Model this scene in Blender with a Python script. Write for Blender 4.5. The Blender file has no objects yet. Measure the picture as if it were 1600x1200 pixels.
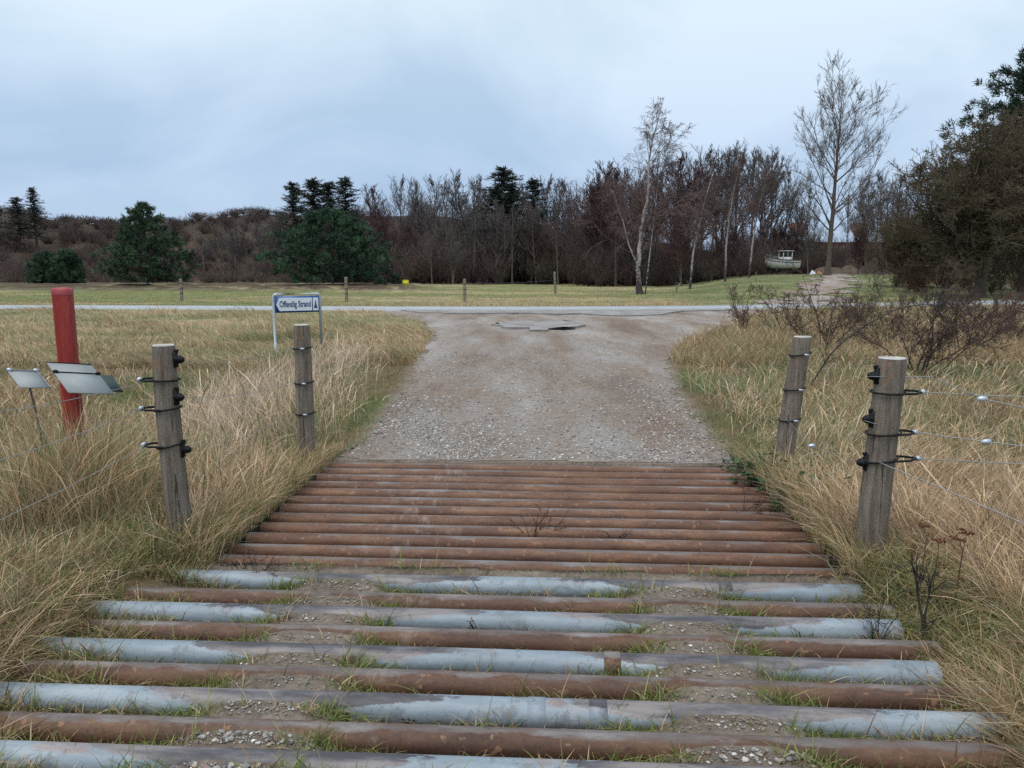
import bpy, math, random
import numpy as np
from math import radians as R, sin, cos, pi, atan, tan

sc = bpy.context.scene
# ------------------------------------------------------------------ camera
PITCH = R(8.43); F = 1180.0; EYE = 1.6
cd = bpy.data.cameras.new('camera'); cam = bpy.data.objects.new('camera', cd)
sc.collection.objects.link(cam)
cam.location = (0, 0, EYE); cam.rotation_euler = (pi/2 - PITCH, 0, 0)
cd.sensor_width = 36; cd.lens = 36*F/1600.0; cd.clip_start = 0.05; cd.clip_end = 3000
sc.camera = cam
# ------------------------------------------------------------------ world and light
SUN_EL, SUN_AZ = R(70), R(215)
w = bpy.data.worlds.new('World'); sc.world = w; w.use_nodes = True
nt = w.node_tree; nt.nodes.clear(); N = nt.nodes; L = nt.links
out = N.new('ShaderNodeOutputWorld'); bg = N.new('ShaderNodeBackground')
sky = N.new('ShaderNodeTexSky'); sky.sky_type = 'NISHITA'; sky.sun_disc = False
sky.sun_elevation = SUN_EL; sky.sun_rotation = SUN_AZ; sky.air_density = 1.0; sky.dust_density = 1.5
tc = N.new('ShaderNodeTexCoord'); sep = N.new('ShaderNodeSeparateXYZ'); L.new(tc.outputs['Generated'], sep.inputs[0])
mx_ = N.new('ShaderNodeMath'); mx_.operation = 'MAXIMUM'; mx_.inputs[1].default_value = 0.0; L.new(sep.outputs['Z'], mx_.inputs[0])
ad = N.new('ShaderNodeMath'); ad.operation = 'ADD'; ad.inputs[1].default_value = 0.30; L.new(mx_.outputs[0], ad.inputs[0])
dx = N.new('ShaderNodeMath'); dx.operation = 'DIVIDE'; L.new(sep.outputs['X'], dx.inputs[0]); L.new(ad.outputs[0], dx.inputs[1])
dy = N.new('ShaderNodeMath'); dy.operation = 'DIVIDE'; L.new(sep.outputs['Y'], dy.inputs[0]); L.new(ad.outputs[0], dy.inputs[1])
cb = N.new('ShaderNodeCombineXYZ'); L.new(dx.outputs[0], cb.inputs[0]); L.new(dy.outputs[0], cb.inputs[1])
cb.inputs[2].default_value = 3.7
n1 = N.new('ShaderNodeTexNoise'); n1.inputs['Scale'].default_value = 1.05; n1.inputs['Detail'].default_value = 6
n1.inputs['Roughness'].default_value = 0.52; n1.inputs['Distortion'].default_value = 0.5; L.new(cb.outputs[0], n1.inputs['Vector'])
rp = N.new('ShaderNodeValToRGB'); L.new(n1.outputs['Fac'], rp.inputs[0])
rp.color_ramp.elements[0].position = 0.36; rp.color_ramp.elements[0].color = (3.55, 4.5, 5.35, 1)
rp.color_ramp.elements[1].position = 0.62; rp.color_ramp.elements[1].color = (5.15, 5.95, 6.55, 1)
e = rp.color_ramp.elements.new(0.5); e.color = (4.4, 5.3, 6.0, 1)
# the cloud deck is thinner and bluer low down near the horizon
hz = N.new('ShaderNodeMapRange'); L.new(sep.outputs['Z'], hz.inputs['Value'])
hz.inputs['From Min'].default_value = 0.03; hz.inputs['From Max'].default_value = 0.34
hz.inputs['To Min'].default_value = 0.68; hz.inputs['To Max'].default_value = 1.0
mul = N.new('ShaderNodeMixRGB'); mul.blend_type = 'MULTIPLY'; mul.inputs[0].default_value = 1
cc = N.new('ShaderNodeCombineColor'); 
pw = N.new('ShaderNodeMath'); pw.operation = 'POWER'; pw.inputs[1].default_value = 1.25; L.new(hz.outputs[0], pw.inputs[0])
pb = N.new('ShaderNodeMath'); pb.operation = 'POWER'; pb.inputs[1].default_value = 0.45; L.new(hz.outputs[0], pb.inputs[0])
L.new(pw.outputs[0], cc.inputs[0]); L.new(hz.outputs[0], cc.inputs[1]); L.new(pb.outputs[0], cc.inputs[2])
L.new(rp.outputs[0], mul.inputs[1]); L.new(cc.outputs[0], mul.inputs[2])
mxs = N.new('ShaderNodeMixRGB'); mxs.inputs[0].default_value = 0.9
L.new(sky.outputs[0], mxs.inputs[1]); L.new(mul.outputs[0], mxs.inputs[2])
L.new(mxs.outputs[0], bg.inputs['Color']); bg.inputs['Strength'].default_value = 0.112
L.new(bg.outputs[0], out.inputs[0])
sd = bpy.data.lights.new('sun', 'SUN'); sd.energy = 1.5; sd.angle = R(40); sd.color = (1, .96, .9)
so = bpy.data.objects.new('sun', sd); sc.collection.objects.link(so)
so.rotation_euler = (pi/2 - SUN_EL, 0, pi - SUN_AZ); so.location = (0, 0, 30)
sc.view_settings.view_transform = 'Standard'; sc.view_settings.look = 'None'
sc.view_settings.exposure = 0.56; sc.view_settings.gamma = 1
sc.cycles.use_denoising = False; sc.cycles.max_bounces = 5; sc.cycles.diffuse_bounces = 2; sc.cycles.glossy_bounces = 2
sc.cycles.transmission_bounces = 3; sc.cycles.transparent_max_bounces = 6

# ------------------------------------------------------------------ helpers
C = sc.collection
rng = np.random.default_rng(7); random.seed(7)
fwd = np.array((0, cos(PITCH), -sin(PITCH))); upv = np.array((0, sin(PITCH), cos(PITCH)))
def ray(px, py):
    return np.array((1., 0, 0))*(px-800)/F + fwd + upv*(600-py)/F
def PD(px, py, Y):                       # the point at real depth Y seen in that direction
    d = ray(px, py); t = Y/d[1]; return np.array((0, 0, EYE)) + d*t
def P0(px, py, z=0.0):
    d = ray(px, py); t = (z-EYE)/d[2]; return np.array((0, 0, EYE)) + d*t
def smooth(a, b, x):
    t = np.clip((x-a)/(b-a), 0, 1); return t*t*(3-2*t)
_h = np.random.default_rng(3).random((256, 256))
def vn(x, y, seed=0):                    # value noise 0..1
    x = np.asarray(x, float)+seed*17.3; y = np.asarray(y, float)+seed*9.7
    xi = np.floor(x).astype(int); yi = np.floor(y).astype(int); fx = x-xi; fy = y-yi
    fx = fx*fx*(3-2*fx); fy = fy*fy*(3-2*fy)
    g = lambda i, j: _h[(i) % 256, (j) % 256]
    return (g(xi, yi)*(1-fx)+g(xi+1, yi)*fx)*(1-fy)+(g(xi, yi+1)*(1-fx)+g(xi+1, yi+1)*fx)*fy
def fbm(x, y, seed=0, o=3):
    s = 0; a = .5; t = 0
    for k in range(o):
        s = s+a*vn(np.asarray(x)*2**k, np.asarray(y)*2**k, seed+k); t += a; a *= .5
    return s/t
def inpoly(px, py, poly):
    c = np.zeros(np.shape(px), bool); n = len(poly); j = n-1
    for i in range(n):
        xi, yi = poly[i]; xj, yj = poly[j]
        cond = ((yi > py) != (yj > py)) & (px < (xj-xi)*(py-yi)/((yj-yi) or 1e-9)+xi)
        c ^= cond; j = i
    return c
def polydist(px, py, poly, closed=True):
    d = np.full(np.shape(px), 1e9); n = len(poly)
    for i in range(n if closed else n-1):
        ax, ay = poly[i]; bx, by = poly[(i+1) % n]
        vx, vy = bx-ax, by-ay; l = vx*vx+vy*vy+1e-12
        t = np.clip(((px-ax)*vx+(py-ay)*vy)/l, 0, 1)
        d = np.minimum(d, np.hypot(px-ax-t*vx, py-ay-t*vy))
    return d
def sdf(px, py, poly):                   # negative inside
    d = polydist(px, py, poly); return np.where(inpoly(px, py, poly), -d, d)

# ------------------------------------------------------------------ layout on the ground
GA = R(3.2); GC = np.array((0.19, 6.165)); GV = np.array((sin(GA), cos(GA))); GU = np.array((cos(GA), -sin(GA)))
def guv(x, y): return (x-GC[0])*GU[0]+(y-GC[1])*GU[1], (x-GC[0])*GV[0]+(y-GC[1])*GV[1]
def gxy(u, v): return GC[0]+u*GU[0]+v*GV[0], GC[1]+u*GU[1]+v*GV[1]
def pp(px, py):
    p = P0(px, py); return (p[0], p[1])
gravel_poly = [pp(*q) for q in [(508,728),(545,712),(585,680),(615,635),(640,600),(660,555),(682,522),(664,503),(600,489),(595,483.5),
               (1290,481),(1205,486),(1165,497),(1135,512),(1090,526),(1050,545),(1042,575),(1048,605),(1078,645),(1110,690),(1128,712),(1170,731)]]
road_c = [(-140, 24), (-70, 32.5), (-40, 34.6), (-21, 34.8), (-8, 33.4), (3, 32.9), (13.5, 35.0), (23.5, 39.2), (42, 48), (80, 68), (140, 103)]
track_poly = [(9.5, 34.6), (13.0, 41), (19.5, 54), (30.5, 78), (37.0, 93), (40.0, 91), (33, 72), (24.5, 53), (19.5, 43), (17.8, 38.6)]
ridge_px = np.array([-1500,-400, 0, 100, 200, 300, 400, 500, 600, 700, 800, 900, 1000, 1100, 1200, 1400, 2600])
ridge_py = np.array([ 336, 314, 317, 334, 341, 336, 328, 331, 332, 330, 346, 350, 362, 385, 405, 412, 412.])
def height(x, y, detail=True):
    x = np.asarray(x, float); y = np.asarray(y, float)
    r = np.hypot(x, y); a = x/np.maximum(y, 1)
    u, v = guv(x, y)
    dg = sdf(x, y, gravel_poly); dr = polydist(x, y, road_c, False)
    ongrid = (np.abs(u) < 2.6) & (v < .3) & (v > -4.8)
    free = smooth(.1, 1.2, dg)*smooth(1.8, 3.4, dr)*np.where(np.abs(u) < 1.9, smooth(-.1, .6, v), 1)*smooth(1.85, 2.4, np.maximum(np.abs(u), np.where(v > 0, 9, 0)))
    free = np.where(y < 7, smooth(1.85, 2.4, np.abs(u)), free)
    z = free*((fbm(x*.35, y*.35, 1)-.5)*.22 + (fbm(x*1.6, y*1.6, 2)-.5)*.07)
    z = z + .30*smooth(.50, .64, fbm(x*.9, y*.7, 14))*smooth(58, 66, y)*smooth(-.08, -.16, a)*smooth(108, 98, y)
    # bank beyond the road on the right
    z = z + 1.3*smooth(.19, .34, a)*smooth(42, 90, y)
    z = z + 4.6*smooth(100, 132, y)*smooth(.25, .36, a)
    # hills
    px = 800+1180*a*.995
    rv = np.interp(px, ridge_px, ridge_py)
    zr = EYE-205*np.tan(PITCH+np.arctan((rv-600)/F))
    hl = smooth(116, 205, y)
    z = z + hl*np.maximum(zr-1.6, 0)*(1-.75*smooth(.25, .36, a)) + hl*(fbm(x*.03, y*.03, 4)-.5)*2.2
    # gravel ruts
    g = smooth(.0, -.5, dg)*(y < 31)
    z = z + g*((fbm(x*1.1, y*.7, 5)-.5)*.07 - .025*np.exp(-((x+.75-.03*y)/.28)**2) - .02*np.exp(-((x-.95-.03*y)/.3)**2))
    # soil under the near pipes: filled level in the two wheel tracks, lower between
    near = (v < -2.33)
    tr = np.maximum(np.exp(-(np.abs(u+.93+.05*(v+3))/.29)**4), np.exp(-(np.abs(u-.80+.02*(v+3))/.27)**4))
    lo = -.105+.045*fbm(x*6, y*6, 6)
    zs = lo*(1-tr)+(-.012)*tr+(fbm(x*14, y*14, 7)-.5)*.010
    zs = np.where(v < -3.98, -.03+(fbm(x*9, y*9, 7)-.5)*.03, zs)
    wn = smooth(2.15, 1.75, np.abs(u)+np.where(v < -2.6, -.2, .15))*near
    z = z*(1-wn)+zs*wn
    pit = (np.abs(u) < 1.72) & (v < .07) & (v > -2.23)
    z = np.where(pit, -.42, z)
    return z
def H1(x, y): return float(height(np.array([x]), np.array([y]))[0])
def G(px, py):                           # ray against the terrain
    d = ray(px, py); o = np.array((0, 0, EYE)); t = np.linspace(1.2, 420, 9000)
    P = o+d[None]*t[:, None]; hh = height(P[:, 0], P[:, 1]); i = np.argmax(P[:, 2] < hh)
    return P[i] if P[i, 2] < hh[i] else P0(px, max(py, 440))

# ------------------------------------------------------------------ materials
def nodes(name):
    m = bpy.data.materials.new(name); m.use_nodes = True; t = m.node_tree
    return m, t, t.nodes, t.links, t.nodes['Principled BSDF']
def noise(n, l, vec, scale, detail=4, rough=.6, sc3=None, dist=0):
    x = n.new('ShaderNodeTexNoise'); x.inputs['Scale'].default_value = scale; x.inputs['Detail'].default_value = detail
    x.inputs['Roughness'].default_value = rough; x.inputs['Distortion'].default_value = dist
    if sc3:
        mp = n.new('ShaderNodeMapping'); mp.inputs['Scale'].default_value = sc3; l.new(vec, mp.inputs[0]); vec = mp.outputs[0]
    l.new(vec, x.inputs['Vector']); return x.outputs['Fac']
def ramp(n, l, fac, stops):
    r = n.new('ShaderNodeValToRGB'); l.new(fac, r.inputs[0]); el = r.color_ramp.elements
    el[0].position = stops[0][0]; el[0].color = (*stops[0][1], 1); el[1].position = stops[-1][0]; el[1].color = (*stops[-1][1], 1)
    for p, c in stops[1:-1]:
        q = el.new(p); q.color = (*c, 1)
    return r.outputs[0]
def mixc(n, l, fac, a, b, mode='MIX'):
    m = n.new('ShaderNodeMixRGB'); m.blend_type = mode
    for s, v in ((0, fac), (1, a), (2, b)):
        if hasattr(v, 'is_linked') or hasattr(v, 'links'): l.new(v, m.inputs[s])
        elif isinstance(v, tuple): m.inputs[s].default_value = (*v, 1)
        else: m.inputs[s].default_value = v
    return m.outputs[0]
def bump(n, l, bs, h, s, d=.01):
    b = n.new('ShaderNodeBump'); b.inputs['Strength'].default_value = s; b.inputs['Distance'].default_value = d
    l.new(h, b.inputs['Height']); l.new(b.outputs[0], bs.inputs['Normal'])
def gray(a): return (a, a, a)
def step(n, l, fac, a, b): return ramp(n, l, fac, [(a, gray(0)), (b, gray(1))])

def mat_simple(name, cols, scale=5, rough=.6, metal=0, bs=.2, sc3=None, bd=.01, coord='Object'):
    m, t, n, l, p = nodes(name); c = n.new('ShaderNodeTexCoord')
    f = noise(n, l, c.outputs[coord], scale, 5, .6, sc3)
    k = len(cols); st = [(.3+.4*i/max(1, k-1), cols[i]) for i in range(k)]
    l.new(ramp(n, l, f, st), p.inputs['Base Color']); p.inputs['Roughness'].default_value = rough; p.inputs['Metallic'].default_value = metal
    if bs: bump(n, l, p, noise(n, l, c.outputs[coord], scale*4, 6, .65, sc3), bs, bd)
    return m
def mat_attr(name, rough=.7, transl=.0, vary=0, scale=3.):
    m, t, n, l, p = nodes(name); a = n.new('ShaderNodeAttribute'); a.attribute_name = 'Col'
    col = a.outputs['Color']
    if vary:
        c = n.new('ShaderNodeTexCoord')
        v = ramp(n, l, noise(n, l, c.outputs['Object'], scale, 4), [(.3, gray(1-vary)), (.7, gray(1+vary))])
        col = mixc(n, l, 1., col, v, 'MULTIPLY')
    l.new(col, p.inputs['Base Color']); p.inputs['Roughness'].default_value = rough
    p.inputs['Specular IOR Level'].default_value = .25
    if transl:
        tr = n.new('ShaderNodeBsdfTranslucent'); l.new(col, tr.inputs[0]); mx = n.new('ShaderNodeMixShader'); mx.inputs[0].default_value = transl
        l.new(p.outputs[0], mx.inputs[1]); l.new(tr.outputs[0], mx.inputs[2]); l.new(mx.outputs[0], n['Material Output'].inputs[0])
    return m
M_leafy = mat_attr('grass_blades', .65, .32)
M_twig = mat_attr('twigs', .85, 0, .3, 5.)
M_needle = mat_attr('needles', .6, .12)
M_stone = mat_attr('stones', .75, 0, .25, 60)

def mat_ground():
    m, t, n, l, p = nodes('ground_soil_and_turf'); c = n.new('ShaderNodeTexCoord').outputs['Object']
    a = n.new('ShaderNodeAttribute'); a.attribute_name = 'Col'
    v1 = ramp(n, l, noise(n, l, c, .9, 6, .7, (1, .45, 1)), [(.3, gray(.72)), (.7, gray(1.3))])
    v2 = ramp(n, l, noise(n, l, c, 34, 6, .75), [(.3, gray(.55)), (.7, gray(1.4))])
    col = mixc(n, l, 1., mixc(n, l, 1., a.outputs['Color'], v1, 'MULTIPLY'), v2, 'MULTIPLY')
    g = ramp(n, l, noise(n, l, c, .5, 5, .7, (.6, 1, 1)), [(.42, gray(0)), (.62, gray(1))])
    col = mixc(n, l, .0, col, g)
    l.new(col, p.inputs['Base Color']); p.inputs['Roughness'].default_value = .95; p.inputs['Specular IOR Level'].default_value = .15
    bump(n, l, p, noise(n, l, c, 28, 8, .75), .8, .04); return m
M_ground = mat_ground()

def mat_gravel():
    m, t, n, l, p = nodes('loose_gravel'); c = n.new('ShaderNodeTexCoord').outputs['Object']
    def vor(s):
        v = n.new('ShaderNodeTexVoronoi'); v.inputs['Scale'].default_value = s; l.new(c, v.inputs['Vector']); return v
    va = vor(64); vb = vor(130)
    sa = n.new('ShaderNodeSeparateColor'); l.new(va.outputs['Color'], sa.inputs[0]); sb = n.new('ShaderNodeSeparateColor'); l.new(vb.outputs['Color'], sb.inputs[0])
    st = [(0, (.13, .125, .125)), (.25, (.26, .245, .24)), (.5, (.40, .375, .36)), (.72, (.50, .48, .47)), (.93, (.42, .33, .26)), (1, (.68, .67, .66))]
    ca = ramp(n, l, sa.outputs[0], st); cbb = ramp(n, l, sb.outputs[1], st)
    stones = mixc(n, l, .5, ca, cbb)
    dirt = ramp(n, l, noise(n, l, c, 9, 6, .7), [(.3, (.20, .15, .115)), (.7, (.40, .345, .30))])
    patch = step(n, l, noise(n, l, c, 1.0, 8, .78, (1.5, .45, 1)), .44, .60)
    big = mixc(n, l, patch, dirt, stones)
    tone = ramp(n, l, noise(n, l, c, .45, 5, .6, (1.6, .35, 1)), [(.36, (.70, .58, .50)), (.46, (.94, .86, .80)), (.55, (1.08, 1.06, 1.06)), (.66, (1.36, 1.36, 1.38))])
    col = mixc(n, l, 1., big, tone, 'MULTIPLY')
    l.new(col, p.inputs['Base Color']); p.inputs['Roughness'].default_value = .85; p.inputs['Specular IOR Level'].default_value = .3
    h = n.new('ShaderNodeMath'); h.operation = 'MULTIPLY'; l.new(va.outputs['Distance'], h.inputs[0]); l.new(patch, h.inputs[1])
    h2 = n.new('ShaderNodeMath'); h2.operation = 'MULTIPLY_ADD'; l.new(vb.outputs['Distance'], h2.inputs[0]); h2.inputs[1].default_value = .5; l.new(h.outputs[0], h2.inputs[2])
    b = n.new('ShaderNodeBump'); b.invert = True; b.inputs['Strength'].default_value = .9; b.inputs['Distance'].default_value = .03
    l.new(h2.outputs[0], b.inputs['Height']); l.new(b.outputs[0], p.inputs['Normal']); return m
M_gravel = mat_gravel()

def mat_asphalt(name, a, b, rough=.55):
    m, t, n, l, p = nodes(name); c = n.new('ShaderNodeTexCoord').outputs['Object']
    f = noise(n, l, c, 1.2, 6, .7); g = noise(n, l, c, 90, 3, .7)
    col = mixc(n, l, 1., ramp(n, l, f, [(.3, a), (.7, b)]), ramp(n, l, g, [(.35, gray(.6)), (.65, gray(1.4))]), 'MULTIPLY')
    l.new(col, p.inputs['Base Color']); p.inputs['Roughness'].default_value = rough
    bump(n, l, p, g, .5, .01); return m
M_road = mat_asphalt('road_asphalt', (.27, .285, .30), (.38, .40, .42), .5)
M_patch = mat_asphalt('old_asphalt', (.14, .13, .125), (.34, .315, .305), .9)

def mat_rust(th=.0825, k=1.):
    m, t, n, l, p = nodes('rusty_steel_pipe'); tcn = n.new('ShaderNodeTexCoord'); c = tcn.outputs['Object']
    oi = n.new('ShaderNodeObjectInfo'); va = n.new('ShaderNodeVectorMath'); va.operation = 'ADD'; l.new(c, va.inputs[0])
    cm = n.new('ShaderNodeCombineXYZ'); mm = n.new('ShaderNodeMath'); mm.operation = 'MULTIPLY'; mm.inputs[1].default_value = 40
    l.new(oi.outputs['Random'], mm.inputs[0]); l.new(mm.outputs[0], cm.inputs[0]); l.new(cm.outputs[0], va.inputs[1]); v = va.outputs[0]
    base = ramp(n, l, noise(n, l, v, 2.2, 7, .72, (1, 4, 4)), [(.3, (.052*k, .023*k, .015*k)), (.5, (.10*k, .047*k, .027*k)), (.7, (.17*k, .088*k, .047*k))])
    fine = ramp(n, l, noise(n, l, v, 60, 4, .7), [(.3, gray(.8)), (.7, gray(1.2))])
    base = mixc(n, l, 1., base, fine, 'MULTIPLY')
    sp = mixc(n, l, 1., step(n, l, noise(n, l, v, 21, 3, .5), .64, .68), gray(.6), 'MULTIPLY')
    base = mixc(n, l, sp, base, (.30, .165, .095))
    base = mixc(n, l, mixc(n, l, 1., step(n, l, noise(n, l, v, 12, 7, .8, (.5, 1, 1)), .57, .62), gray(.6), 'MULTIPLY'), base, (.05, .026, .022))
    sx = n.new('ShaderNodeSeparateXYZ'); l.new(c, sx.inputs[0])
    # worn, dusty crown of the tube; its lighter grey also paints in skylight
    mz = n.new('ShaderNodeMath'); mz.operation = 'MULTIPLY_ADD'; l.new(noise(n, l, v, 11, 8, .75, (.35, 1, 1)), mz.inputs[0]); mz.inputs[1].default_value = .05; l.new(sx.outputs['Z'], mz.inputs[2])
    top = step(n, l, mz.outputs[0], th, th+.004)
    dust_skylit = ramp(n, l, noise(n, l, v, 5, 6, .7, (.5, 2, 1)), [(.36, (.105, .075, .068)), (.52, (.15, .125, .118)), (.70, (.27, .24, .235))])
    col = mixc(n, l, top, base, dust_skylit)
    # pale dried mud where the left wheels run
    ab = n.new('ShaderNodeMath'); ab.operation = 'ADD'; ab.inputs[1].default_value = .72; l.new(sx.outputs['X'], ab.inputs[0])
    a2 = n.new('ShaderNodeMath'); a2.operation = 'ABSOLUTE'; l.new(ab.outputs[0], a2.inputs[0])
    mk = ramp(n, l, a2.outputs[0], [(.05, gray(.6)), (.42, gray(0))])
    mud = mixc(n, l, 1., mk, step(n, l, noise(n, l, v, 9, 8, .8, (1, .5, .5)), .53, .60), 'MULTIPLY')
    col = mixc(n, l, mud, col, (.27, .22, .185))
    l.new(col, p.inputs['Base Color']); p.inputs['Roughness'].default_value = .62; p.inputs['Metallic'].default_value = .1
    bump(n, l, p, noise(n, l, v, 45, 8, .75), .6, .006); return m
def mat_blue():
    m, t, n, l, p = nodes('blue_grey_coated_pipe'); tcn = n.new('ShaderNodeTexCoord'); c = tcn.outputs['Object']
    oi = n.new('ShaderNodeObjectInfo'); va = n.new('ShaderNodeVectorMath'); va.operation = 'ADD'; l.new(c, va.inputs[0])
    cm = n.new('ShaderNodeCombineXYZ'); mm = n.new('ShaderNodeMath'); mm.operation = 'MULTIPLY'; mm.inputs[1].default_value = 31
    l.new(oi.outputs['Random'], mm.inputs[0]); l.new(mm.outputs[0], cm.inputs[0]); l.new(cm.outputs[0], va.inputs[1]); v = va.outputs[0]
    base = ramp(n, l, noise(n, l, v, 3, 6, .7, (.6, 3, 3)), [(.3, (.16, .195, .225)), (.5, (.225, .27, .31)), (.7, (.33, .375, .41))])
    stain = step(n, l, noise(n, l, v, 9, 9, .82, (1, .8, .8)), .55, .59)
    base = mixc(n, l, mixc(n, l, 1., stain, gray(.55), 'MULTIPLY'), base, (.13, .125, .13))
    st2 = step(n, l, noise(n, l, v, 26, 5, .7), .62, .68)
    base = mixc(n, l, mixc(n, l, 1., st2, gray(.6), 'MULTIPLY'), base, (.12, .10, .09))
    sx = n.new('ShaderNodeSeparateXYZ'); l.new(c, sx.inputs[0])
    mz = n.new('ShaderNodeMath'); mz.operation = 'MULTIPLY_ADD'; l.new(noise(n, l, v, 9, 9, .78, (.4, 1, 1)), mz.inputs[0]); mz.inputs[1].default_value = .075; l.new(sx.outputs['Z'], mz.inputs[2])
    # wear grows where the wheels cross: x = -0.9 and +0.8
    w1 = n.new('ShaderNodeMath'); w1.operation = 'ABSOLUTE'; l.new(sx.outputs['X'], w1.inputs[0])
    w2 = n.new('ShaderNodeMath'); w2.operation = 'SUBTRACT'; w2.inputs[1].default_value = .85; l.new(w1.outputs[0], w2.inputs[0])
    w3 = n.new('ShaderNodeMath'); w3.operation = 'ABSOLUTE'; l.new(w2.outputs[0], w3.inputs[0])
    w4 = n.new('ShaderNodeMapRange'); l.new(w3.outputs[0], w4.inputs['Value']); w4.inputs['From Min'].default_value = .25; w4.inputs['From Max'].default_value = .9
    w4.inputs['To Min'].default_value = .02; w4.inputs['To Max'].default_value = -.030
    w5 = n.new('ShaderNodeMath'); w5.operation = 'ADD'; l.new(w4.outputs[0], w5.inputs[0]); l.new(mz.outputs[0], w5.inputs[1])
    top = step(n, l, w5.outputs[0], .0875, .0895)
    worn = ramp(n, l, noise(n, l, v, 6, 6, .7, (.4, 2, 1)), [(.40, (.055, .05, .058)), (.5, (.11, .10, .108)), (.62, (.22, .19, .185))])
    col = mixc(n, l, top, base, worn)
    edge = ramp(n, l, w5.outputs[0], [(.076, gray(0)), (.083, gray(.6)), (.0885, gray(0))])
    rb = mixc(n, l, 1., edge, step(n, l, noise(n, l, v, 2.5, 4, .6), .5, .6), 'MULTIPLY')
    col = mixc(n, l, rb, col, (.30, .13, .07))
    l.new(col, p.inputs['Base Color']); p.inputs['Roughness'].default_value = .5; p.inputs['Metallic'].default_value = .05
    bump(n, l, p, noise(n, l, v, 40, 8, .75), .45, .005); return m
M_rust = mat_rust(.0755); M_rust_far = mat_rust(.0715, 1.4); M_blue = mat_blue()

def mat_post():
    m, t, n, l, p = nodes('weathered_post_wood'); c = n.new('ShaderNodeTexCoord').outputs['Object']
    grain = noise(n, l, c, 9, 8, .74, (3.2, 3.2, .22)); blot = noise(n, l, c, 5, 6, .7, (1, 1, .7))
    col = ramp(n, l, grain, [(.3, (.05, .037, .029)), (.42, (.18, .14, .108)), (.58, (.30, .245, .195)), (.75, (.42, .36, .295))])
    col = mixc(n, l, mixc(n, l, 1., step(n, l, blot, .56, .7), gray(.7), 'MULTIPLY'), col, (.14, .125, .10))
    col = mixc(n, l, mixc(n, l, 1., step(n, l, noise(n, l, c, 6.3, 6, .7, (1, 1, .5)), .58, .63), gray(.8), 'MULTIPLY'), col, (.42, .235, .125))
    col = mixc(n, l, mixc(n, l, 1., step(n, l, noise(n, l, c, 16, 4, .6, (3, 3, .12)), .62, .66), gray(.85), 'MULTIPLY'), col, (.035, .026, .02))
    lich = step(n, l, noise(n, l, c, 30, 5, .7), .62, .68)
    col = mixc(n, l, mixc(n, l, 1., lich, gray(.5), 'MULTIPLY'), col, (.42, .45, .38))
    l.new(col, p.inputs['Base Color']); p.inputs['Roughness'].default_value = .88
    bump(n, l, p, grain, 1., .045); return m
M_post = mat_post()
M_end = mat_simple('post_end_grain', [(.22, .20, .18), (.42, .40, .37), (.55, .53, .5)], 14, .85, 0, .5)
M_black = mat_simple('black_plastic', [(.005, .005, .006), (.011, .011, .012)], 20, .6, 0, .1); M_black.node_tree.nodes['Principled BSDF'].inputs['Specular IOR Level'].default_value = .25
M_wire = mat_simple('galvanised_wire', [(.22, .23, .24), (.34, .35, .36)], 30, .45, .4, 0)
M_clamp = mat_simple('zinc_clamp', [(.35, .40, .45), (.6, .66, .72)], 30, .4, .4, 0)
M_red = mat_simple('red_paint', [(.24, .018, .013), (.33, .028, .020), (.38, .055, .038)], 7, .6, 0, .6, (4, 4, .5), .012)
M_redtop = mat_simple('faded_red_paint', [(.24, .022, .03), (.34, .05, .055)], 8, .6, 0, .2)
M_board = mat_simple('pale_board', [(.24, .26, .265), (.31, .33, .335)], 5, .6, 0, .05)
M_dgreen = mat_simple('dark_green_board', [(.012, .03, .024), (.02, .045, .035)], 6, .5, 0, .05)
M_steel = mat_simple('galvanised_frame', [(.30, .34, .38), (.42, .47, .51)], 18, .45, .3, .05)
M_sblue = mat_simple('sign_blue', [(.020, .085, .27), (.03, .115, .33)], 6, .45, 0, 0)
M_swhite = mat_simple('sign_white', [(.72, .76, .80), (.80, .83, .86)], 6, .5, 0, 0)
M_sdark = mat_simple('sign_lettering', [(.03, .07, .17), (.035, .08, .2)], 6, .5, 0, 0)
M_boat = mat_simple('boat_white_paint', [(.62, .60, .60), (.72, .70, .70), (.78, .76, .76)], 2.5, .5, 0, 0)
M_boatdark = mat_simple('boat_dark_antifoul', [(.02, .03, .03), (.05, .06, .055)], 4, .6, 0, .1)
M_glass = mat_simple('dark_glass', [(.02, .025, .03), (.04, .045, .05)], 3, .1, 0, 0)
M_dirt = mat_simple('heap_soil', [(.07, .048, .035), (.12, .085, .06), (.16, .115, .085)], 1.6, .95, 0, .9, None, .2)
M_yellow = mat_simple('yellow_plastic', [(.75, .68, .03), (.82, .76, .06)], 6, .5, 0, 0)
M_orange = mat_simple('orange_tarp', [(.45, .17, .07), (.55, .28, .14)], 3, .7, 0, .3)
M_white = mat_simple('white_sheeting', [(.5, .55, .6), (.75, .78, .8)], 3, .6, 0, .4, None, .05)
M_brick = mat_simple('brick_red_wall', [(.14, .06, .04), (.22, .10, .065)], 2, .9, 0, .3)
M_roof = mat_simple('blue_grey_roof', [(.28, .36, .46), (.38, .46, .56)], 1, .6, 0, .2)
M_concrete = mat_simple('pit_wall', [(.06, .05, .042), (.12, .10, .085)], 5, .9, 0, .5)  # wall colour darkened to add shade inside the pit

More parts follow.
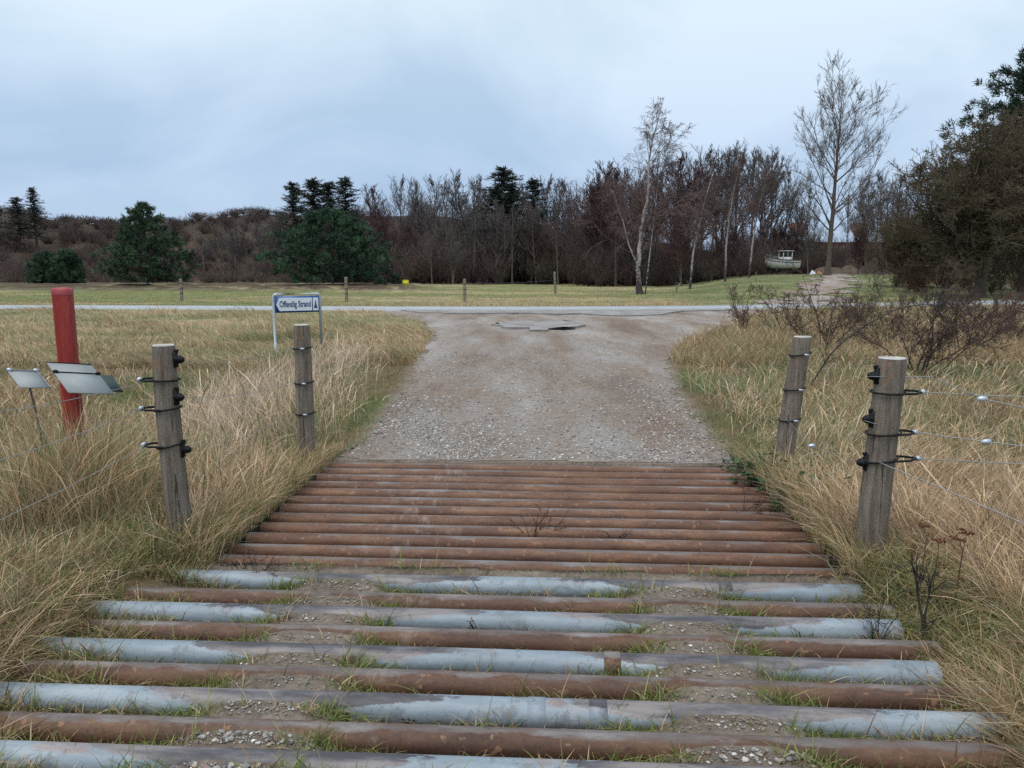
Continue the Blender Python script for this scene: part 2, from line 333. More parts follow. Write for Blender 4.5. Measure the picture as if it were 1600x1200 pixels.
# ------------------------------------------------------------------ mesh builders
def build(name, V, F4=None, F3=None, mat=None, parent=None, col=None, smooth_=False, loc=None):
    me = bpy.data.meshes.new(name)
    V = np.asarray(V, np.float32).reshape(-1, 3)
    F4 = np.zeros((0, 4), np.int32) if F4 is None else np.asarray(F4, np.int32).reshape(-1, 4)
    F3 = np.zeros((0, 3), np.int32) if F3 is None else np.asarray(F3, np.int32).reshape(-1, 3)
    me.vertices.add(len(V)); me.vertices.foreach_set('co', V.ravel())
    me.loops.add(F4.size+F3.size); me.loops.foreach_set('vertex_index', np.concatenate([F4.ravel(), F3.ravel()]))
    me.polygons.add(len(F4)+len(F3))
    ls = np.concatenate([np.arange(len(F4))*4, F4.size+np.arange(len(F3))*3]).astype(np.int32)
    me.polygons.foreach_set('loop_start', ls)
    if smooth_: me.polygons.foreach_set('use_smooth', np.ones(len(ls), bool))
    me.update(calc_edges=True)
    if col is not None:
        a = me.color_attributes.new('Col', 'FLOAT_COLOR', 'POINT')
        c = np.ones((len(V), 4), np.float32); c[:, :3] = col; a.data.foreach_set('color', c.ravel())
    if mat: me.materials.append(mat)
    o = bpy.data.objects.new(name, me); C.objects.link(o)
    if parent: o.parent = parent
    if loc is not None: o.location = loc
    return o
class MB:                                # collects boxes, tubes, lathes into one mesh
    def __init__(s): s.V = []; s.Q = []; s.T = []; s.C = []; s.n = 0
    def add(s, V, Q=None, T=None, col=None):
        V = np.asarray(V, float).reshape(-1, 3)
        if Q is not None and len(Q): s.Q.append(np.asarray(Q).reshape(-1, 4)+s.n)
        if T is not None and len(T): s.T.append(np.asarray(T).reshape(-1, 3)+s.n)
        s.V.append(V); s.n += len(V)
        if col is not None: s.C.append(np.broadcast_to(np.asarray(col, float), (len(V), 3)))
        return s
    def box(s, c, d, rot=None):
        c = np.asarray(c, float); d = np.asarray(d, float)/2
        b = .06*d.min() if d.min() > 0 else 0
        v = np.array([[x, y, z] for x in (-1, 1) for y in (-1, 1) for z in (-1, 1)], float)*d
        if rot is not None: v = v@np.asarray(rot).T
        return s.add(v+c, [[0, 1, 3, 2], [4, 6, 7, 5], [0, 4, 5, 1], [2, 3, 7, 6], [0, 2, 6, 4], [1, 5, 7, 3]])
    def tube(s, P, r, S=10, cap=True):
        P = np.asarray(P, float); rr = np.broadcast_to(np.asarray(r, float), (len(P),))
        V, Q = tubes(P[None], rr[None], S); s.add(V, Q)
        if cap:
            k = len(P); base = s.n-len(V)
            for st, p in ((0, P[0]), ((k-1)*S, P[-1])):
                s.V.append(p[None]); ci = s.n; s.n += 1
                s.T.append(np.array([[base+st+i, base+st+(i+1) % S, ci] for i in range(S)]))
        return s
    def lathe(s, prof, c=(0, 0, 0), axis=(0, 0, 1), S=16):
        ax = np.asarray(axis, float); ax /= np.linalg.norm(ax)
        prof = np.asarray(prof, float); P = np.asarray(c, float)+prof[:, 1:2]*ax
        a = np.cross(ax, (0, 0, 1) if abs(ax[2]) < .9 else (1, 0, 0)); a /= np.linalg.norm(a); b = np.cross(ax, a)
        th = np.arange(S)*2*pi/S; K = len(P)
        V = (P[:, None]+prof[:, 0][:, None, None]*(np.cos(th)[None, :, None]*a+np.sin(th)[None, :, None]*b)).reshape(-1, 3)
        Q = [[k*S+i, k*S+(i+1) % S, (k+1)*S+(i+1) % S, (k+1)*S+i] for k in range(K-1) for i in range(S)]
        return s.add(V, Q)
    def obj(s, name, mat, parent=None, smooth_=False, loc=None):
        return build(name, np.concatenate(s.V), np.concatenate(s.Q) if s.Q else None, np.concatenate(s.T) if s.T else None, mat, parent,
                     np.concatenate(s.C) if s.C else None, smooth_, loc)
def norm(v): return v/np.maximum(np.linalg.norm(v, axis=-1, keepdims=True), 1e-9)
def tubes(P, Rr, S):                     # P[N,K,3], R[N,K] -> verts, quads
    N_, K, _ = P.shape
    T = np.gradient(P, axis=1); T = norm(T)
    ref = np.where(np.abs(T[:, :1, 2:3]) > .8, np.array([1., 0, 0]), np.array([0, 0, 1.]))
    a = norm(np.cross(T, np.broadcast_to(ref, T.shape))); b = np.cross(T, a)
    th = np.arange(S)*2*pi/S
    V = P[:, :, None]+Rr[:, :, None, None]*(np.cos(th)[None, None, :, None]*a[:, :, None]+np.sin(th)[None, None, :, None]*b[:, :, None])
    i = np.arange(S); k = np.arange(K-1); n = np.arange(N_)
    base = (n[:, None, None]*K+k[None, :, None])*S
    Q = np.stack([base+i, base+(i+1) % S, base+S+(i+1) % S, base+S+i], -1).reshape(-1, 4)
    return V.reshape(-1, 3), Q
def tag(o, label=None, cat=None, group=None, kind=None):
    if label: o['label'] = label
    if cat: o['category'] = cat
    if group: o['group'] = group
    if kind: o['kind'] = kind
    return o
def empty(name, loc, rz=0):
    o = bpy.data.objects.new(name, None); C.objects.link(o); o.location = tuple(loc); o.rotation_euler = (0, 0, rz); return o
def copy_tree(o, parent=None):
    c = o.copy(); C.objects.link(c); c.parent = parent
    for ch in list(o.children): copy_tree(ch, c)
    return c

# ------------------------------------------------------------------ ground sheet
def axis(a, b, s, grow, end):
    l = list(np.arange(a, b+1e-6, s)); st = s; x = b
    while x < end: st *= grow; x += st; l.append(x)
    return l
xp = axis(0, 4.2, .06, 1.035, 620)
xs = np.array(sorted(set([-q for q in xp[1:]]+xp)))
ys = np.array([-40, -20, -10, -5, -2, 0, 1.]+axis(1.5, 7.2, .05, 1.012, 40)+[])
yy = [ys[-1]]; st = .45
while yy[-1] < 900: yy.append(yy[-1]+st); st *= 1.018
ys = np.concatenate([ys, yy[1:]])
X, Y = np.meshgrid(xs, ys); Z = height(X, Y)
nx, ny = len(xs), len(ys)
I = (np.arange(ny-1)[:, None]*nx+np.arange(nx-1)[None]).reshape(-1)
Fg = np.stack([I, I+1, I+1+nx, I+nx], -1)
def ground_col(X, Y):
    a = X/np.maximum(Y, 1); sh = X.shape+(3,)
    def c(*v): return np.broadcast_to(np.array(v), sh)
    def mix(A, B, t): return A*(1-t[..., None])+B*t[..., None]
    thatch = mix(c(.16, .115, .062), c(.085, .10, .038), smooth(.35, .65, fbm(X*.8, Y*.8, 11)))
    mown = mix(c(.33, .26, .165), c(.20, .195, .10), smooth(.38, .6, fbm(X*.25, Y*.9, 12)))
    field = mix(c(.30, .26, .14), c(.17, .185, .075), smooth(.4, .62, fbm(X*.07, Y*.22, 13)))
    bare = smooth(.50, .56, fbm(X*.9, Y*.7, 14))*smooth(58, 66, Y)*smooth(-.08, -.16, a)
    field = mix(field, c(.075, .048, .034), bare)
    bank = mix(c(.14, .165, .072), c(.22, .205, .11), smooth(.4, .65, fbm(X*.12, Y*.3, 15)))
    hill = mix(c(.042, .031, .026), c(.06, .045, .034), smooth(.35, .65, fbm(X*.04, Y*.04, 16)))
    wood = c(.075, .052, .038)
    o = mix(thatch, mown, smooth(15, 20, Y)*smooth(.05, -.1, a))
    o = mix(o, field, smooth(34, 38, Y)); o = mix(o, bank, smooth(36, 40, Y)*smooth(.19, .27, a))
    o = mix(o, wood, smooth(96, 104, Y)); o = mix(o, hill, smooth(150, 190, Y))
    u, v = guv(X, Y); soil = mix(c(.17, .128, .095), c(.30, .25, .205), fbm(X*7, Y*7, 17))
    o = mix(o, soil, (smooth(2.0, 1.7, np.abs(u))*(v < .2))); o = mix(o, c(.035, .028, .022), ((np.abs(u) < 1.8) & (v < .09) & (v > -2.26)).astype(float))  # pit floor painted near-black to deepen the shade between the pipes
    dg = sdf(X, Y, gravel_poly); o = mix(o, soil, smooth(.25, 0, dg))
    return o
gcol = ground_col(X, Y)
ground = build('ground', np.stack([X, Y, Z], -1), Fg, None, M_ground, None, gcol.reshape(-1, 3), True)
tag(ground, 'grassy ground with soil, fields and brown hills behind', 'ground', kind='structure')

# gravel sheet on the same lattice, 4 mm proud
DG = sdf(X, Y, gravel_poly)+(fbm(X*3, Y*3, 21)-.5)*.25*np.clip(Y/8, .6, 2)
u_, v_ = guv(X, Y)
def sheet(name, mask, dz, mat, label, cat='gravel'):
    keep = mask.reshape(-1)[Fg].all(1); f = Fg[keep]; ids = np.unique(f); mp = -np.ones(nx*ny, int); mp[ids] = np.arange(len(ids))
    P = np.stack([X, Y, Z+dz], -1).reshape(-1, 3)[ids]
    return tag(build(name, P, mp[f], None, mat, None, None, True), label, cat, kind='structure')
sheet('gravel_road', (DG < .05) & (v_ > .1), .004, M_gravel, 'pale grey and brown gravel track running up to the road')
tx_ = np.arange(2, 50, .24); ty_ = np.arange(34, 97, .3); TX, TY = np.meshgrid(tx_, ty_); TZ = height(TX, TY)
DT = sdf(TX, TY, track_poly)+(fbm(TX*.55, TY*.35, 22)-.5)*4.2+(fbm(TX*2.6, TY*1.6, 23)-.5)*1.8+.7
mk_ = ((DT < .1) & (polydist(TX, TY, road_c, False) > 1.5)).reshape(-1); tn = len(tx_)
I2 = (np.arange(len(ty_)-1)[:, None]*tn+np.arange(tn-1)[None]).reshape(-1); F2 = np.stack([I2, I2+1, I2+1+tn, I2+tn], -1); F2 = F2[mk_[F2].all(1)]
ids2 = np.unique(F2); mp2 = -np.ones(len(mk_), int); mp2[ids2] = np.arange(len(ids2))
tag(build('gravel_track', np.stack([TX, TY, TZ+.035], -1).reshape(-1, 3)[ids2], mp2[F2], None, M_gravel, None, None, True), 'faint gravel track climbing the green bank toward the boat', 'gravel', kind='structure')

# asphalt road
def ribbon(cl, wd, z, th, n=160):
    cl = np.array(cl, float); d = np.concatenate([[0], np.cumsum(np.hypot(*np.diff(cl, axis=0).T))])
    t = np.linspace(0, d[-1], n)
    def sm(q):
        k = np.ones(9)/9; e = np.concatenate([np.full(4, q[0]), q, np.full(4, q[-1])]); return np.convolve(e, k, 'valid')
    x = sm(np.interp(t, d, cl[:, 0])); y = sm(np.interp(t, d, cl[:, 1]))
    tx, ty = np.gradient(x), np.gradient(y); l = np.hypot(tx, ty); nxx, nyy = -ty/l, tx/l
    j = (fbm(t*.7, t*0, 31)-.5)*.3; k2 = (fbm(t*.7, t*0+9, 32)-.5)*.3
    A = np.stack([x+nxx*(wd/2+j), y+nyy*(wd/2+j), np.full(n, z)], -1); B = np.stack([x-nxx*(wd/2+k2), y-nyy*(wd/2+k2), np.full(n, z)], -1)
    Mid = np.stack([x, y, np.full(n, z+.03)], -1)
    A0 = A-[0, 0, th]; B0 = B-[0, 0, th]
    V = np.concatenate([A0, A, Mid, B, B0]); i = np.arange(n-1); Q = []
    for r_ in range(4): Q.append(np.stack([r_*n+i, (r_+1)*n+i, (r_+1)*n+i+1, r_*n+i+1], -1))
    return V, np.concatenate(Q)
V, Q = ribbon(road_c, 3.1, .045, .2); tag(build('road', V, Q, None, M_road, None, None, False), 'narrow pale asphalt road crossing behind the gravel', 'road', kind='structure')
def slab(name, pts, top, th, mat, label, cat='road', jit=.09):
    pts = np.array(pts); n0 = len(pts); P = []
    for i in range(n0):
        a, b = pts[i], pts[(i+1) % n0]; m_ = max(2, int(np.hypot(*(b-a))/.25))
        for k in range(m_):
            q = a+(b-a)*k/m_; P.append(q+(rng.random(2)-.5)*jit*np.array((1., 2.2 if jit > .1 else 1.)))
    P = np.array(P); n = len(P); c = P.mean(0)
    V = [(*q, top) for q in P]+[(*q, top-th) for q in P]
    import bmesh
    bm = bmesh.new(); vs = [bm.verts.new(v) for v in V]
    bm.faces.new(vs[:n]); 
    for i in range(n): bm.faces.new((vs[i], vs[(i+1) % n], vs[n+(i+1) % n], vs[n+i]))
    bmesh.ops.triangulate(bm, faces=bm.faces[:1]); bmesh.ops.recalc_face_normals(bm, faces=bm.faces)
    me = bpy.data.meshes.new(name); bm.to_mesh(me); bm.free(); me.materials.append(mat)
    o = bpy.data.objects.new(name, me); C.objects.link(o); return tag(o, label, cat, kind='structure')
slab('asphalt_patch', [pp(*q) for q in [(774,507),(781,511),(805,514),(835,516.5),(868,515.5),(896,513.5),(906,508),(893,504),(862,503),(838,505),(812,502.5),(788,503.5)]], .045, .12, M_patch, 'broken slab of old asphalt standing proud of the gravel', 'road', .45)
slab('asphalt_edge', [pp(*q) for q in [(628,486),(652,489),(700,490.5),(762,491),(810,490),(870,492),(905,491),(948,494),(1000,494.5),(1035,492.5),(1050,489),(1066,487),(1140,486)]]+[(9, 33.6), (3, 32.2), (-4, 32.4)], .045, .2, M_patch, 'broken edge of old grey asphalt spreading from the road')

# ------------------------------------------------------------------ cattle grids
def pipe(name, mat, u0, u1, v, r, par, ztop=0.0, label=None, n=60, sag=0):
    cx = (u0+u1)/2; xs_ = np.linspace(u0-0, u1-0, n)
    S = 28; th = np.arange(S)*2*pi/S
    rr = r*(1+.012*(vn(xs_*3, xs_*0+v*7, 41)-.5)); zz = (ztop-r)+.006*(vn(xs_*.9, xs_*0+v*3, 42)-.5)
    V = np.zeros((n, S, 3)); V[..., 0] = xs_[:, None]; V[..., 1] = rr[:, None]*np.cos(th); V[..., 2] = rr[:, None]*np.sin(th)+(zz-(ztop-r))[:, None]
    Vi = V[[0, -1]].copy(); ri = V[[0, -1]].copy(); ri[..., 1:] *= .9
    deep = ri.copy(); deep[0, :, 0] += .25; deep[1, :, 0] -= .25
    allV = np.concatenate([V.reshape(-1, 3), ri.reshape(-1, 3), deep.reshape(-1, 3)])
    Qs = []; i = np.arange(S); j = (i+1) % S
    for k in range(n-1): Qs.append(np.stack([k*S+i, k*S+j, (k+1)*S+j, (k+1)*S+i], -1))
    b = n*S
    Qs += [np.stack([i, j, b+j, b+i], -1), np.stack([(n-1)*S+j, (n-1)*S+i, b+S+i, b+S+j], -1),
           np.stack([b+i, b+j, b+2*S+j, b+2*S+i], -1), np.stack([b+S+j, b+S+i, b+3*S+i, b+3*S+j], -1)]
    o = build(name, allV, np.concatenate(Qs), None, mat, par, None, True, (0, v, ztop-r))
    if label: o['label'] = label
    return o
cg = tag(empty('cattle_grid', (GC[0], GC[1], 0), -GA), 'raised cattle grid of rusty brown pipes over a pit', 'cattle grid')
PR = .051
ends = [(-1.70, 1.72)]*12
for i in range(12):
    e0 = -1.765+.03*sin(i*2.3); e1 = 1.775+.035*sin(i*1.7+1)
    p_ = pipe('pipe', M_rust_far, e0, e1, -i*.195, PR, cg)
    p_.rotation_euler = (0, 0, .0025*sin(i*2.7))
for uu in (-1.76, 1.77, 0.):
    m = MB().box((uu, -1.08, -.132-.09), (.1, 2.3, .178)); m.obj('beam', M_rust, cg)
m = MB().box((0, -2.255, -.10), (3.6, .012, .15)).box((0, -2.232, -.165), (3.6, .05, .012)).box((0, -2.232, -.028), (3.6, .05, .012)); m.obj('end_beam', M_rust, cg)
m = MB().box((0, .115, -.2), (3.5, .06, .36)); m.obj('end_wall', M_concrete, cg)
ng = tag(empty('cattle_grid', (GC[0], GC[1], 0), -GA), 'worn cattle grid of alternating blue-grey and rusty pipes sunk in soil', 'cattle grid')
nearY = [3.80, 3.575, 3.395, 3.205, 3.02, 2.835, 2.65, 2.462, 2.285]
kinds = 'brbrbrbrb'
lr = [(-1.86, 1.74), (-2.02, 1.80), (-2.25, 1.76), (-2.2, 1.85), (-2.25, 1.75), (-2.05, 1.95), (-2.7, 2.05), (-2.6, 2.3), (-2.7, 2.4)]
for yv, k, (a, b) in zip(nearY, kinds, lr):
    u0_, v0_ = guv(0.05, yv)
    r_ = .058 if k == 'b' else .056
    o = pipe('pipe', M_blue if k == 'b' else M_rust, a, b, v0_, r_, ng, 0.0 if k == 'b' else -.004, 'blue-grey coated pipe' if k == 'b' else 'rusty brown pipe')
    if k == 'b':                          # sleeves and welded joints
        for q in {0: [1.05], 4: [.41], 6: [.1, .33]}.get(kinds.index('b') if False else nearY.index(yv), []):
            MB().lathe([(r_, -.035), (r_+.004, -.033), (r_+.004, .033), (r_, .035)], (q, 0, 0), (1, 0, 0), 28).obj('joint_collar', M_rust if nearY.index(yv) == 4 else M_blue, o, True)

# ------------------------------------------------------------------ fence posts by the grid
def post_mesh(h, r, lean, bury=.3, bend=0., S=28):
    n = 44; zs = np.linspace(-bury, h, n); th = np.arange(S)*2*pi/S
    t = np.clip(zs/h, 0, 1); cx = lean[0]*t+bend*np.sin(t*pi); cy = lean[1]*t
    Z_, T_ = np.meshgrid(zs, th, indexing='ij')
    sd = rng.random()*50
    rad = r*(1.06-.08*Z_/h)*(1+.16*(fbm(np.cos(T_)*1.3+sd, Z_*2.2+np.sin(T_)*1.3, 51)-.5)+.05*(vn(T_/(2*pi)*28+sd, Z_*2.2, 52)-.5))
    V = np.stack([cx[:, None]+rad*np.cos(T_), cy[:, None]+rad*np.sin(T_), Z_+0*T_], -1)
    top = V[-1].copy(); ctr = top.mean(0)
    V[-1] += (ctr-V[-1])*.05; 
    i = np.arange(S); j = (i+1) % S
    Q = np.concatenate([np.stack([k*S+i, k*S+j, (k+1)*S+j, (k+1)*S+i], -1) for k in range(n-1)])
    return V, Q, (cx, cy, zs)
def fence_post(loc, h, r, lean, label, loops, ins_, side, bend=0., rz=0.):
    root = tag(empty('fence_post', loc, rz), label, 'fence post')
    V, Q, (cx, cy, zs) = post_mesh(h, r, lean, .3, bend)
    S = 28
    build('stake', V.reshape(-1, 3), Q, None, M_post, root, None, True)
    top = V[-1].copy(); c = top.mean(0)
    rings = [top+(0, 0, .001), c+(top-c)*.93+(0, 0, .006), c+(top-c)*.5+(0, 0, .007)]
    rings[1][:, 2] += (rng.random(S)-.5)*.004
    VV = np.concatenate(rings+[c[None]+(0, 0, .005)]); i = np.arange(S); j = (i+1) % S
    QQ = np.concatenate([np.stack([k*S+i, k*S+j, (k+1)*S+j, (k+1)*S+i], -1) for k in range(2)])
    build('cut_top', VV, QQ, np.stack([2*S+i, 2*S+j, np.full(S, 3*S)], -1), M_end, root, None, True)
    def at(z): return np.array((np.interp(z, zs, cx), np.interp(z, zs, cy), z))
    for (z, ext, tilt) in loops:          # insulating hose slung round the post, ext = reach of the tail
        th = np.linspace(0, 2*pi, 33); rr = r*1.07+.006
        P = at(z)+np.stack([rr*np.cos(th), rr*np.sin(th), tilt*np.cos(th)*r], -1)
        mb = MB().tube(P, .0055, 8, False)
        if ext:
            s = 1 if ext > 0 else -1
            for k_ in (-1, 1):
                q = np.array([at(z)+(s*rr*.15, k_*rr, 0), at(z)+(s*rr*.9, k_*rr*.75, .0), at(z)+(s*(rr+abs(ext)*.5), k_*.022-.01, .006*k_), at(z)+(s*(rr+abs(ext)), 0, .0)])
                mb.tube(q, .0065, 8)
        mb.obj('wire_hose', M_black, root, True)
        if ext:
            s = 1 if ext > 0 else -1
            MB().lathe([(.0, -.012), (.012, -.012), (.014, 0), (.012, .012), (0, .012)], at(z)+(s*(rr+abs(ext)), 0, 0), (0, 1, .2), 12).obj('wire_clamp', M_clamp, root, True)
        else:
            MB().box(at(z)+(.02, -rr-.003, 0), (.034, .012, .014)).obj('wire_clamp', M_clamp, root)
    for (z, ang) in ins_:                 # black ribbed insulators screwed to the post
        d = np.array((cos(ang), sin(ang), 0)); c0 = at(z)+d*(r*.98)
        mb = MB(); t_ = np.array((-sin(ang), cos(ang), 0)); rot = np.stack([d, t_, (0, 0, 1)], 1)
        mb.box(c0+d*.005, (.012, .032, .088), rot)
        mb.lathe([(.022, 0), (.024, .012), (.014, .018), (.023, .024), (.023, .031), (.013, .036), (.019, .042), (.012, .052), (0, .054)], c0, d, 14)
        mb.lathe([(.0, -.022), (.011, -.02), (.011, .02), (0, .022)], c0+d*.03, (0, 0, 1), 10)
        mb.box(c0+d*.012+np.array((0, 0, .048)), (.018, .014, .018), rot)
        mb.obj('insulator', M_black, root, False)
    return root
pA = (-1.91, 4.2); pB = (-1.74, 6.25); pC = (1.97, 4.0); pD = (2.20, 6.0)
def hz_(px, py, Y): return PD(px, py, Y)[2]
A = fence_post((*pA, H1(*pA)), 1.194-H1(*pA), .063, (-.035, 0), 'thick leaning grey fence post with black insulators, left of the grid and nearest', [(1.0, -.075, .0), (.835, -.08, .15), (.625, -.085, .25)], [(1.115, -.1), (.905, -.35), (.60, -.1)], 1, -.01)
B = fence_post((*pB, H1(*pB)), 1.166-H1(*pB), .069, (0, 0), 'straight grey fence post with three black bands, left far corner of the grid', [(.98, 0, .1), (.69, 0, .1), (.43, 0, .1)], [], 1, 0)
D = fence_post((*pD, H1(*pD)), 1.087-H1(*pD), .073, (.12, .02), 'leaning cracked fence post with three black bands, right far corner of the grid', [(.96, 0, .2), (.68, 0, .15), (.43, 0, .15)], [], 1, .0)
Cc = fence_post((*pC, H1(*pC)), 1.145-H1(*pC), .076, (.055, 0), 'thick fence post with pale sawn top and black insulators, right of the grid', [(.965, .10, .0), (.745, .085, .1), (.60, .12, .2)], [(1.055, pi+.15), (.82, pi+.15), (.58, pi+.1)], 1, 0)
def wire(pts, label, group=None, clamps=(), r=.0026, sag=0, mat=None):
    pts = np.array(pts, float); root = tag(empty('fence_wire', pts[0]), label, 'wire', group)
    t = np.linspace(0, 1, 28); seg = np.linspace(0, 1, len(pts))
    P = np.stack([np.interp(t, seg, pts[:, k]) for k in range(3)], -1); P[:, 2] -= sag*4*t*(1-t); P[1:-1] += (rng.random((26, 3))-.5)*.003
    MB().tube(P-pts[0], r, 6).obj('wire_strand', mat or M_wire, root, True)
    for c in clamps:
        q = np.array([np.interp(c, t, P[:, k]) for k in range(3)])-pts[0]
        MB().lathe([(0, -.026), (.012, -.02), (.016, 0), (.012, .02), (0, .026)], q, (1, 0, .12), 12).obj('wire_joint', M_clamp, root, True)
    return root
# left: three wires from post A to the next post off to the left and nearer
hA = 0; ax_, ay_ = pA
for k, (z, px, py, Yq, pos) in enumerate([(.985, -90, 655, 3.2, 'top'), (.84, -90, 745, 3.2, 'middle'), (.63, -90, 852, 3.2, 'bottom')]):
    e_ = PD(px, py, Yq)
    wire([(ax_-.17, ay_, z), e_], pos+' wire running left from the nearest left post', sag=.02, r=.0017)
for k, (za, zb, pos) in enumerate([(1.10, .98, 'top'), (.90, .69, 'middle'), (.60, .43, 'bottom')]):
    wire([(ax_+.05, ay_, za), (pB[0]-.06, pB[1]-.05, zb)], pos+' wire between the two left posts', sag=.03, r=.0013)
wire([(pB[0]-.08, pB[1]-.02, .70), PD(330, 617, 5.6), PD(200, 640, 5.2)], 'slack wire drooping left from the middle band of the far left post', sag=.03, r=.0013)
cx_, cy_ = pC
for k, (z, px, py, Yq, pos, cl) in enumerate([(.965, 1760, 621, 3.7, 'top', ()), (.745, 1760, 712, 3.6, 'middle', (.36,)), (.60, 1760, 728, 3.8, 'bottom', ())]):
    wire([(cx_+.21, cy_, z), PD(px, py, Yq)], pos+' wire running right from the nearest right post', sag=.01, clamps=cl)
wire([(cx_-.1, cy_-.06, 1.055), (cx_+.25, cy_-.03, 1.05), PD(1535, 623, 3.9), PD(1760, 672, 3.6)], 'wire with a big oval joint sloping right from the top insulator', clamps=(.665,), sag=0)
wire([(cx_-.1, cy_-.06, .82), (cx_+.1, cy_-.02, .76)], 'short wire crossing the right post below its middle insulator')
wire([(cx_-.02, cy_-.095, .60), PD(1500, 775, 3.7), PD(1720, 870, 3.3)], 'low wire falling right into the grass from the nearest right post')
wire([(pD[0]-.02, pD[1]-.09, .45), PD(1268, 697, 5.5), PD(1345, 725, 4.15)], 'wire with a small blue joint between the two right posts', clamps=(.5,), r=.0013)

# ------------------------------------------------------------------ red post with boards
rp_ = PD(97, 450, 5.3); rx, ry = rp_[0], rp_[1]; rz_ = H1(rx, ry)
root = tag(empty('marker_post', (rx, ry, rz_), .25), 'tall red wooden post with a pale and a dark green board tilted in front', 'post')
def octo(w, c=.25):
    a = w/2; b = a*(1-c); return np.array([(b, -a), (a, -b), (a, b), (b, a), (-b, a), (-a, b), (-a, -b), (-b, -a)])
O = octo(.112, .22); hh = rp_[2]-rz_
lv = [(-.3, 1), (.4, 1.01), (.9, .995), (hh-.05, 1.0)]
V = np.concatenate([np.c_[O*s, np.full(8, z)] for z, s in lv]); i = np.arange(8); j = (i+1) % 8
build('post_shaft', V, np.concatenate([np.stack([k*8+i, k*8+j, (k+1)*8+j, (k+1)*8+i], -1) for k in range(3)]), None, M_red, root)
lv = [(hh-.05, 1.025), (hh-.012, 1.025), (hh, .86)]
V = np.concatenate([np.c_[O*s, np.full(8, z)] for z, s in lv]+[np.array([[0, 0, hh+.006]])])
build('post_cap', V, np.concatenate([np.stack([k*8+i, k*8+j, (k+1)*8+j, (k+1)*8+i], -1) for k in range(2)]), np.stack([16+i, 16+j, np.full(8, 24)], -1), M_redtop, root)
def board(name, TL, a, b, th, mat, par_loc, parent, frame=True):
    a = np.array(a, float); b = np.array(b, float); n = np.cross(a, b); n /= np.linalg.norm(n)
    if n[2] < 0: n = -n
    TL = np.array(TL)-par_loc
    P = [TL, TL+a, TL+a+b, TL+b]; V = [p for p in P]+[p-n*th for p in P]
    o = build(name, V, [[0, 1, 2, 3], [7, 6, 5, 4], [0, 4, 5, 1], [1, 5, 6, 2], [2, 6, 7, 3], [3, 7, 4, 0]], None, mat, parent)
    return TL, a, b, n
def board_stand(TL, a, b, label, mat, clipf, red=False, clips=True):
    c = np.array(TL)+np.array(a)/2+np.array(b)/2; gz = H1(c[0], c[1]); base = np.array((c[0], c[1], gz))
    r0 = tag(empty('tilted_board', base), label, 'board')
    TLl, a, b, n = board('panel', TL, a, b, .006, mat, base, r0)
    tl = TLl; ua = a/np.linalg.norm(a); ub = b/np.linalg.norm(b)
    if clips:
        q0 = tl+b*clipf; MB().tube([q0+n*.004-ua*.01, q0+a+n*.004+ua*.01], .004, 6).obj('cross_bar', M_steel if not red else M_black, r0)
        for s in (.05, .95):
            MB().lathe([(0, -.014), (.011, -.012), (.013, 0), (.011, .012), (0, .014)], q0+a*s+n*.006, ua, 10).obj('clip', M_clamp if not red else M_black, r0, True)
    e1 = tl+a; MB().tube([tl+a+n*.002, tl+a+b+n*.002], .003, 6).obj('edge_strip', M_steel, r0)
    ctr = tl+a/2+b/2-n*.01
    MB().tube([(-.02, .14, -.2), (-.01, .09, ctr[2]*.6), ctr], .006, 8).obj('stake', M_post, r0)
    return r0
def fit_board(TL, TR, BL, Y, d2):         # a true rectangle: find how much the top edge runs away
    A = PD(*TL, Y); Bv = PD(*BL, Y-d2)-A; lo, hi = -.8, 1.5
    f = lambda d: float(np.dot(PD(*TR, Y+d)-A, Bv))
    ds = np.linspace(lo, hi, 400); d = min(ds, key=lambda q: abs(f(q))); return A, PD(*TR, Y+d)-A, Bv
board_stand(*fit_board((11, 578), (57, 579), (31, 605), 4.75, .16), 'small pale grey board tilted in the grass at the far left edge', M_board, .04)
root_b = mk = root
def post_board(Q_, th, mat, clipf, nm, lab, clips=True):
    base = np.array(root.location); A_, a, b = Q_; rot = -root.rotation_euler[2]
    Rm = np.array([[cos(rot), -sin(rot), 0], [sin(rot), cos(rot), 0], [0, 0, 1]])
    TL, a, b, n = board(nm, Rm@(np.array(A_)-base), Rm@a, Rm@b, th, mat, np.zeros(3), root); pn = bpy.data.objects[nm] if False else root.children[-1]
    pn['label'] = lab; ua = a/np.linalg.norm(a)
    if clips:
        q0 = TL+b*clipf; MB().tube([q0+n*.004-ua*.01, q0+a+n*.004+ua*.01], .004, 6).obj('cross_bar', M_black, pn)
        for s in (.03, .97): MB().lathe([(0, -.014), (.011, -.012), (.013, 0), (.011, .012), (0, .014)], q0+a*s+n*.006, ua, 10).obj('clip', M_black, pn, True)
        MB().tube([TL+n*.002-ua*.005, TL+a+n*.002], .004, 6).obj('edge_strip', M_black, pn)
    c = TL+a/2+b*.4-n*.012; MB().tube([c, (0, -.06, c[2]-.02)], .011, 8).obj('arm', M_red, root)
post_board(fit_board((73, 566), (143, 570), (107, 613), 5.02, .24), .006, M_board, .34, 'grey_board', 'pale grey tilted board with a dark bar')
post_board(fit_board((118, 582), (176, 587), (134, 608), 5.25, .12), .006, M_dgreen, .1, 'green_board', 'dark green tilted board', False)

